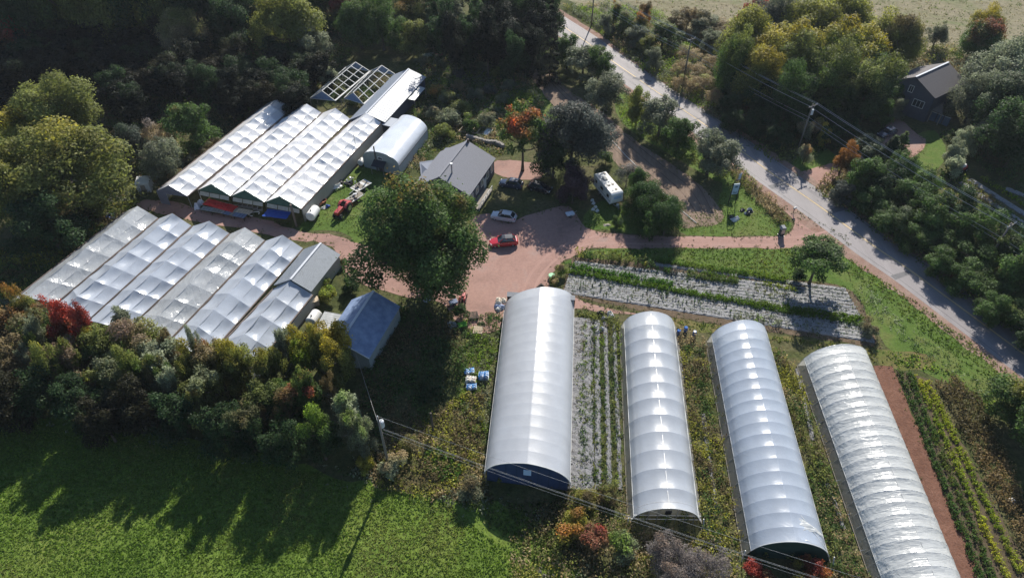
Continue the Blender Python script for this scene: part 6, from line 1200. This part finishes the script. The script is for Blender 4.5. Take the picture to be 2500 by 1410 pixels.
# silver mulch strips between the first two tunnels
for k in range(5):
    t = (k+.4)/5; a, b = W(*lerp2((1406, 775), (1512, 790), t)), W(*lerp2((1398, 1195), (1530, 1195), t))
    o = hump(b, a, [2.3, 1.4, .8, .65, .55][k], .16, 'mulch_strip', MUL2, None, 60, 30+k, .24); tag(o, ['widest torn silver mulch strip, right beside the first tunnel', 'second silver mulch strip, crumpled', 'middle silver mulch strip', 'fourth silver mulch strip', 'narrow silver mulch strip beside the second tunnel'][k], 'mulch strip')
    if k < 4: t2 = (k+.95)/5; crop(lerp2((1406, 790), (1512, 800), t2), lerp2((1398, 1190), (1530, 1190), t2+(k % 2)*.05), .9, .5, 5, 9, .2, p('green', 'olive', 'lime', 'deep'), ['green weeds right of the widest silver strip', 'green weeds right of the second silver strip', 'green weeds right of the middle silver strip', 'green weeds right of the fourth silver strip'][k], 80+k, 'weed_row', 'weed row', .03)
for k, (a, b) in enumerate([((1716, 1010), (1748, 1240)), ((1945, 900), (1985, 1075)), ((1652, 830), (1668, 930)), ((2020, 1180), (2060, 1290))]):
    o = hump(W(*a), W(*b), .5, .1, 'mulch_strip', MUL2, None, 20, 60+k, .2); tag(o, ['pale mulch strip left of the third tunnel', 'pale mulch strip left of the wrinkled tunnel', 'pale mulch strip beside the narrow tunnel', 'short pale mulch strip low beside the wrinkled tunnel'][k], 'mulch strip')
# rows at the right
YR = [(.34, .34, .05), (.26, .30, .045), (.18, .24, .035)]
for k, (a, b, pal, l) in enumerate([((2195, 905), (2395, 1420), [(.06, .11, .03), (.09, .13, .035)], 'outermost dark green potato like row beside the red soil strip'), ((2215, 905), (2425, 1420), [(.07, .12, .03), (.10, .13, .03)], 'second green row right of the red soil'), ((2235, 915), (2460, 1420), YR, 'yellowing row, third from the red soil'), ((2260, 930), (2492, 1400), YR, 'yellowest row, fourth from the red soil, beside the dry brush')]):
    crop(a, b, .8, .6, 13, 14, .2, pal, l, 100+k, zb=.03)
# neighbouring mulch
for k, (a, b) in enumerate([((2345, 445), (2560, 585)), ((2368, 438), (2560, 560)), ((2455, 460), (2560, 500))]):
    o = hump(W(*a), W(*b), 1.3, .15, 'mulch_bed', MUL, None, 30, 90+k, .1); tag(o, ['lower', 'middle', 'upper'][k]+' pale mulch bed on the neighbouring plot by the right edge', 'mulch bed')
crop((2390, 432), (2560, 540), 1.2, .5, 6, 7, .28, YG, 'yellow green row between the neighbouring mulch beds', 110)
# plants seen through the open tunnel sides
for k, (a, b) in enumerate([((1722, 850), (1815, 1345)), ((1950, 905), (2130, 1400))]):
    crop(lerp2(a, (a[0]+14, a[1]), 1), lerp2(b, (b[0]+20, b[1]), 1), .9, 1.1, 7, 8, .28, [(.10, .06, .03), (.08, .08, .03), (.13, .08, .04)], ['brown crop inside the open side of the third tunnel', 'rust brown crop inside the open side of the wrinkled tunnel'][k], 120+k)

# crops growing under the tunnel films, seen dimly through them
for k, (nl, nr, fl, fr) in enumerate([((1184, 1172), (1390, 1198), (1233, 765), (1400, 750)), ((1532, 1276), (1713, 1279), (1512, 800), (1650, 800)), ((1812, 1358), (2026, 1374), (1722, 835), (1874, 825)), ((2135, 1450), (2357, 1455), (1944, 892), (2120, 880))]):
    for j, t in enumerate((.22, .5, .78)):
        crop(lerp2(nl, nr, t), lerp2(fl, fr, t), 1.3, 1.4, 4, 8, .34, p('green', 'olive', 'brown'), 'row of crops under the film of the %s tunnel' % ('widest', 'narrowest', 'torn', 'wrinkled')[k], 130+k*5+j, zb=.05)
# ragged weeds along the edges of the sheets of gravel, lawn and soil
def edge(name, key, pal, dens, h, seed, wd=.5, lsz=.2):
    g = np.random.default_rng(seed); F = OUT[key]; xy = []
    for i, a in enumerate(F):
        b = F[(i+1) % len(F)]; n = g.poisson((b-a).length*dens)
        for _ in range(n): t = g.random(); xy.append((a.x+(b.x-a.x)*t+g.normal()*wd, a.y+(b.y-a.y)*t+g.normal()*wd))
    xy = np.array(xy); cloud(name, xy, g.uniform(*h, len(xy)), np.full(len(xy), .16), 5, lsz, pal, g, seed, kind='stuff')
G3c = [(.08, .11, .03), (.12, .13, .045), (.06, .09, .025), (.16, .13, .07)]
edge('drive_edge_weeds', 'gravel_drive', G3c, 3.0, (.05, .35), 301, .55); edge('neighbour_drive_edge_weeds', 'neighbour_drive', G3c, 2.5, (.05, .3), 302); edge('soil_edge_weeds', 'tilled_strip', G3c, 3, (.05, .3), 303, .45); edge('red_soil_edge_weeds', 'red_soil_strip', G3c, 3, (.05, .3), 304, .3); edge('field_edge_weeds', 'hay_field', p('olive', 'greyg', 'green', 'tan'), 2.2, (.2, .8), 305, 1.2, .28)
edge('plot_edge_weeds', 'vegetable_plot', G3c, 3, (.05, .35), 306, .35)
cover('yard_weeds', [(1150, 790), (1230, 745), (1236, 790), (1190, 812), (1120, 790)], 1.2, (.05, .3), 6, .2, G3c, 307, .25)

for k in range(1, 15):
    t = k/15; crop(lerp2(*bedL, t), lerp2(*bedR, t), .22, .28, 16, 6, .15, random.choice([p('green', 'deep', 'olive'), p('deep', 'brown', 'olive'), DG]), 'thin line of weeds in a furrow between two mulch beds', 400+k, 'furrow_weeds', zb=.03)
    crop(lerp2(*bedL, t-.033), lerp2(*bedR, t-.033), .3, .3, 3.5, 6, .14, p('green', 'deep', 'greyg'), 'seedlings planted through a mulch bed', 430+k, 'seedling_row', zb=.15)
cover('weeds_in_frames', [(757, 245), (845, 170), (965, 190), (890, 262), (820, 252)], 3.5, (.2, 1.1), 12, .28, p('olive', 'brown', 'greyg', 'deep', 'green'), 460, .4)
# ================================================================ thin air haze
hb = MB().box((0, 600, 39.5), (2600, 2400, 81)).build('haze', None); hb['kind'] = 'stuff'
hm_ = bpy.data.materials.new('haze_air'); hm_.use_nodes = True; n = hm_.node_tree; n.nodes.remove(n.nodes['Principled BSDF'])
pv = n.nodes.new('ShaderNodeVolumePrincipled'); pv.inputs['Density'].default_value = .00009; pv.inputs['Color'].default_value = (.80, .88, 1, 1); pv.inputs['Anisotropy'].default_value = .2
n.links.new(pv.outputs[0], n.nodes['Material Output'].inputs['Volume']); hb.data.materials.append(hm_)
S.cycles.volume_bounces = 0
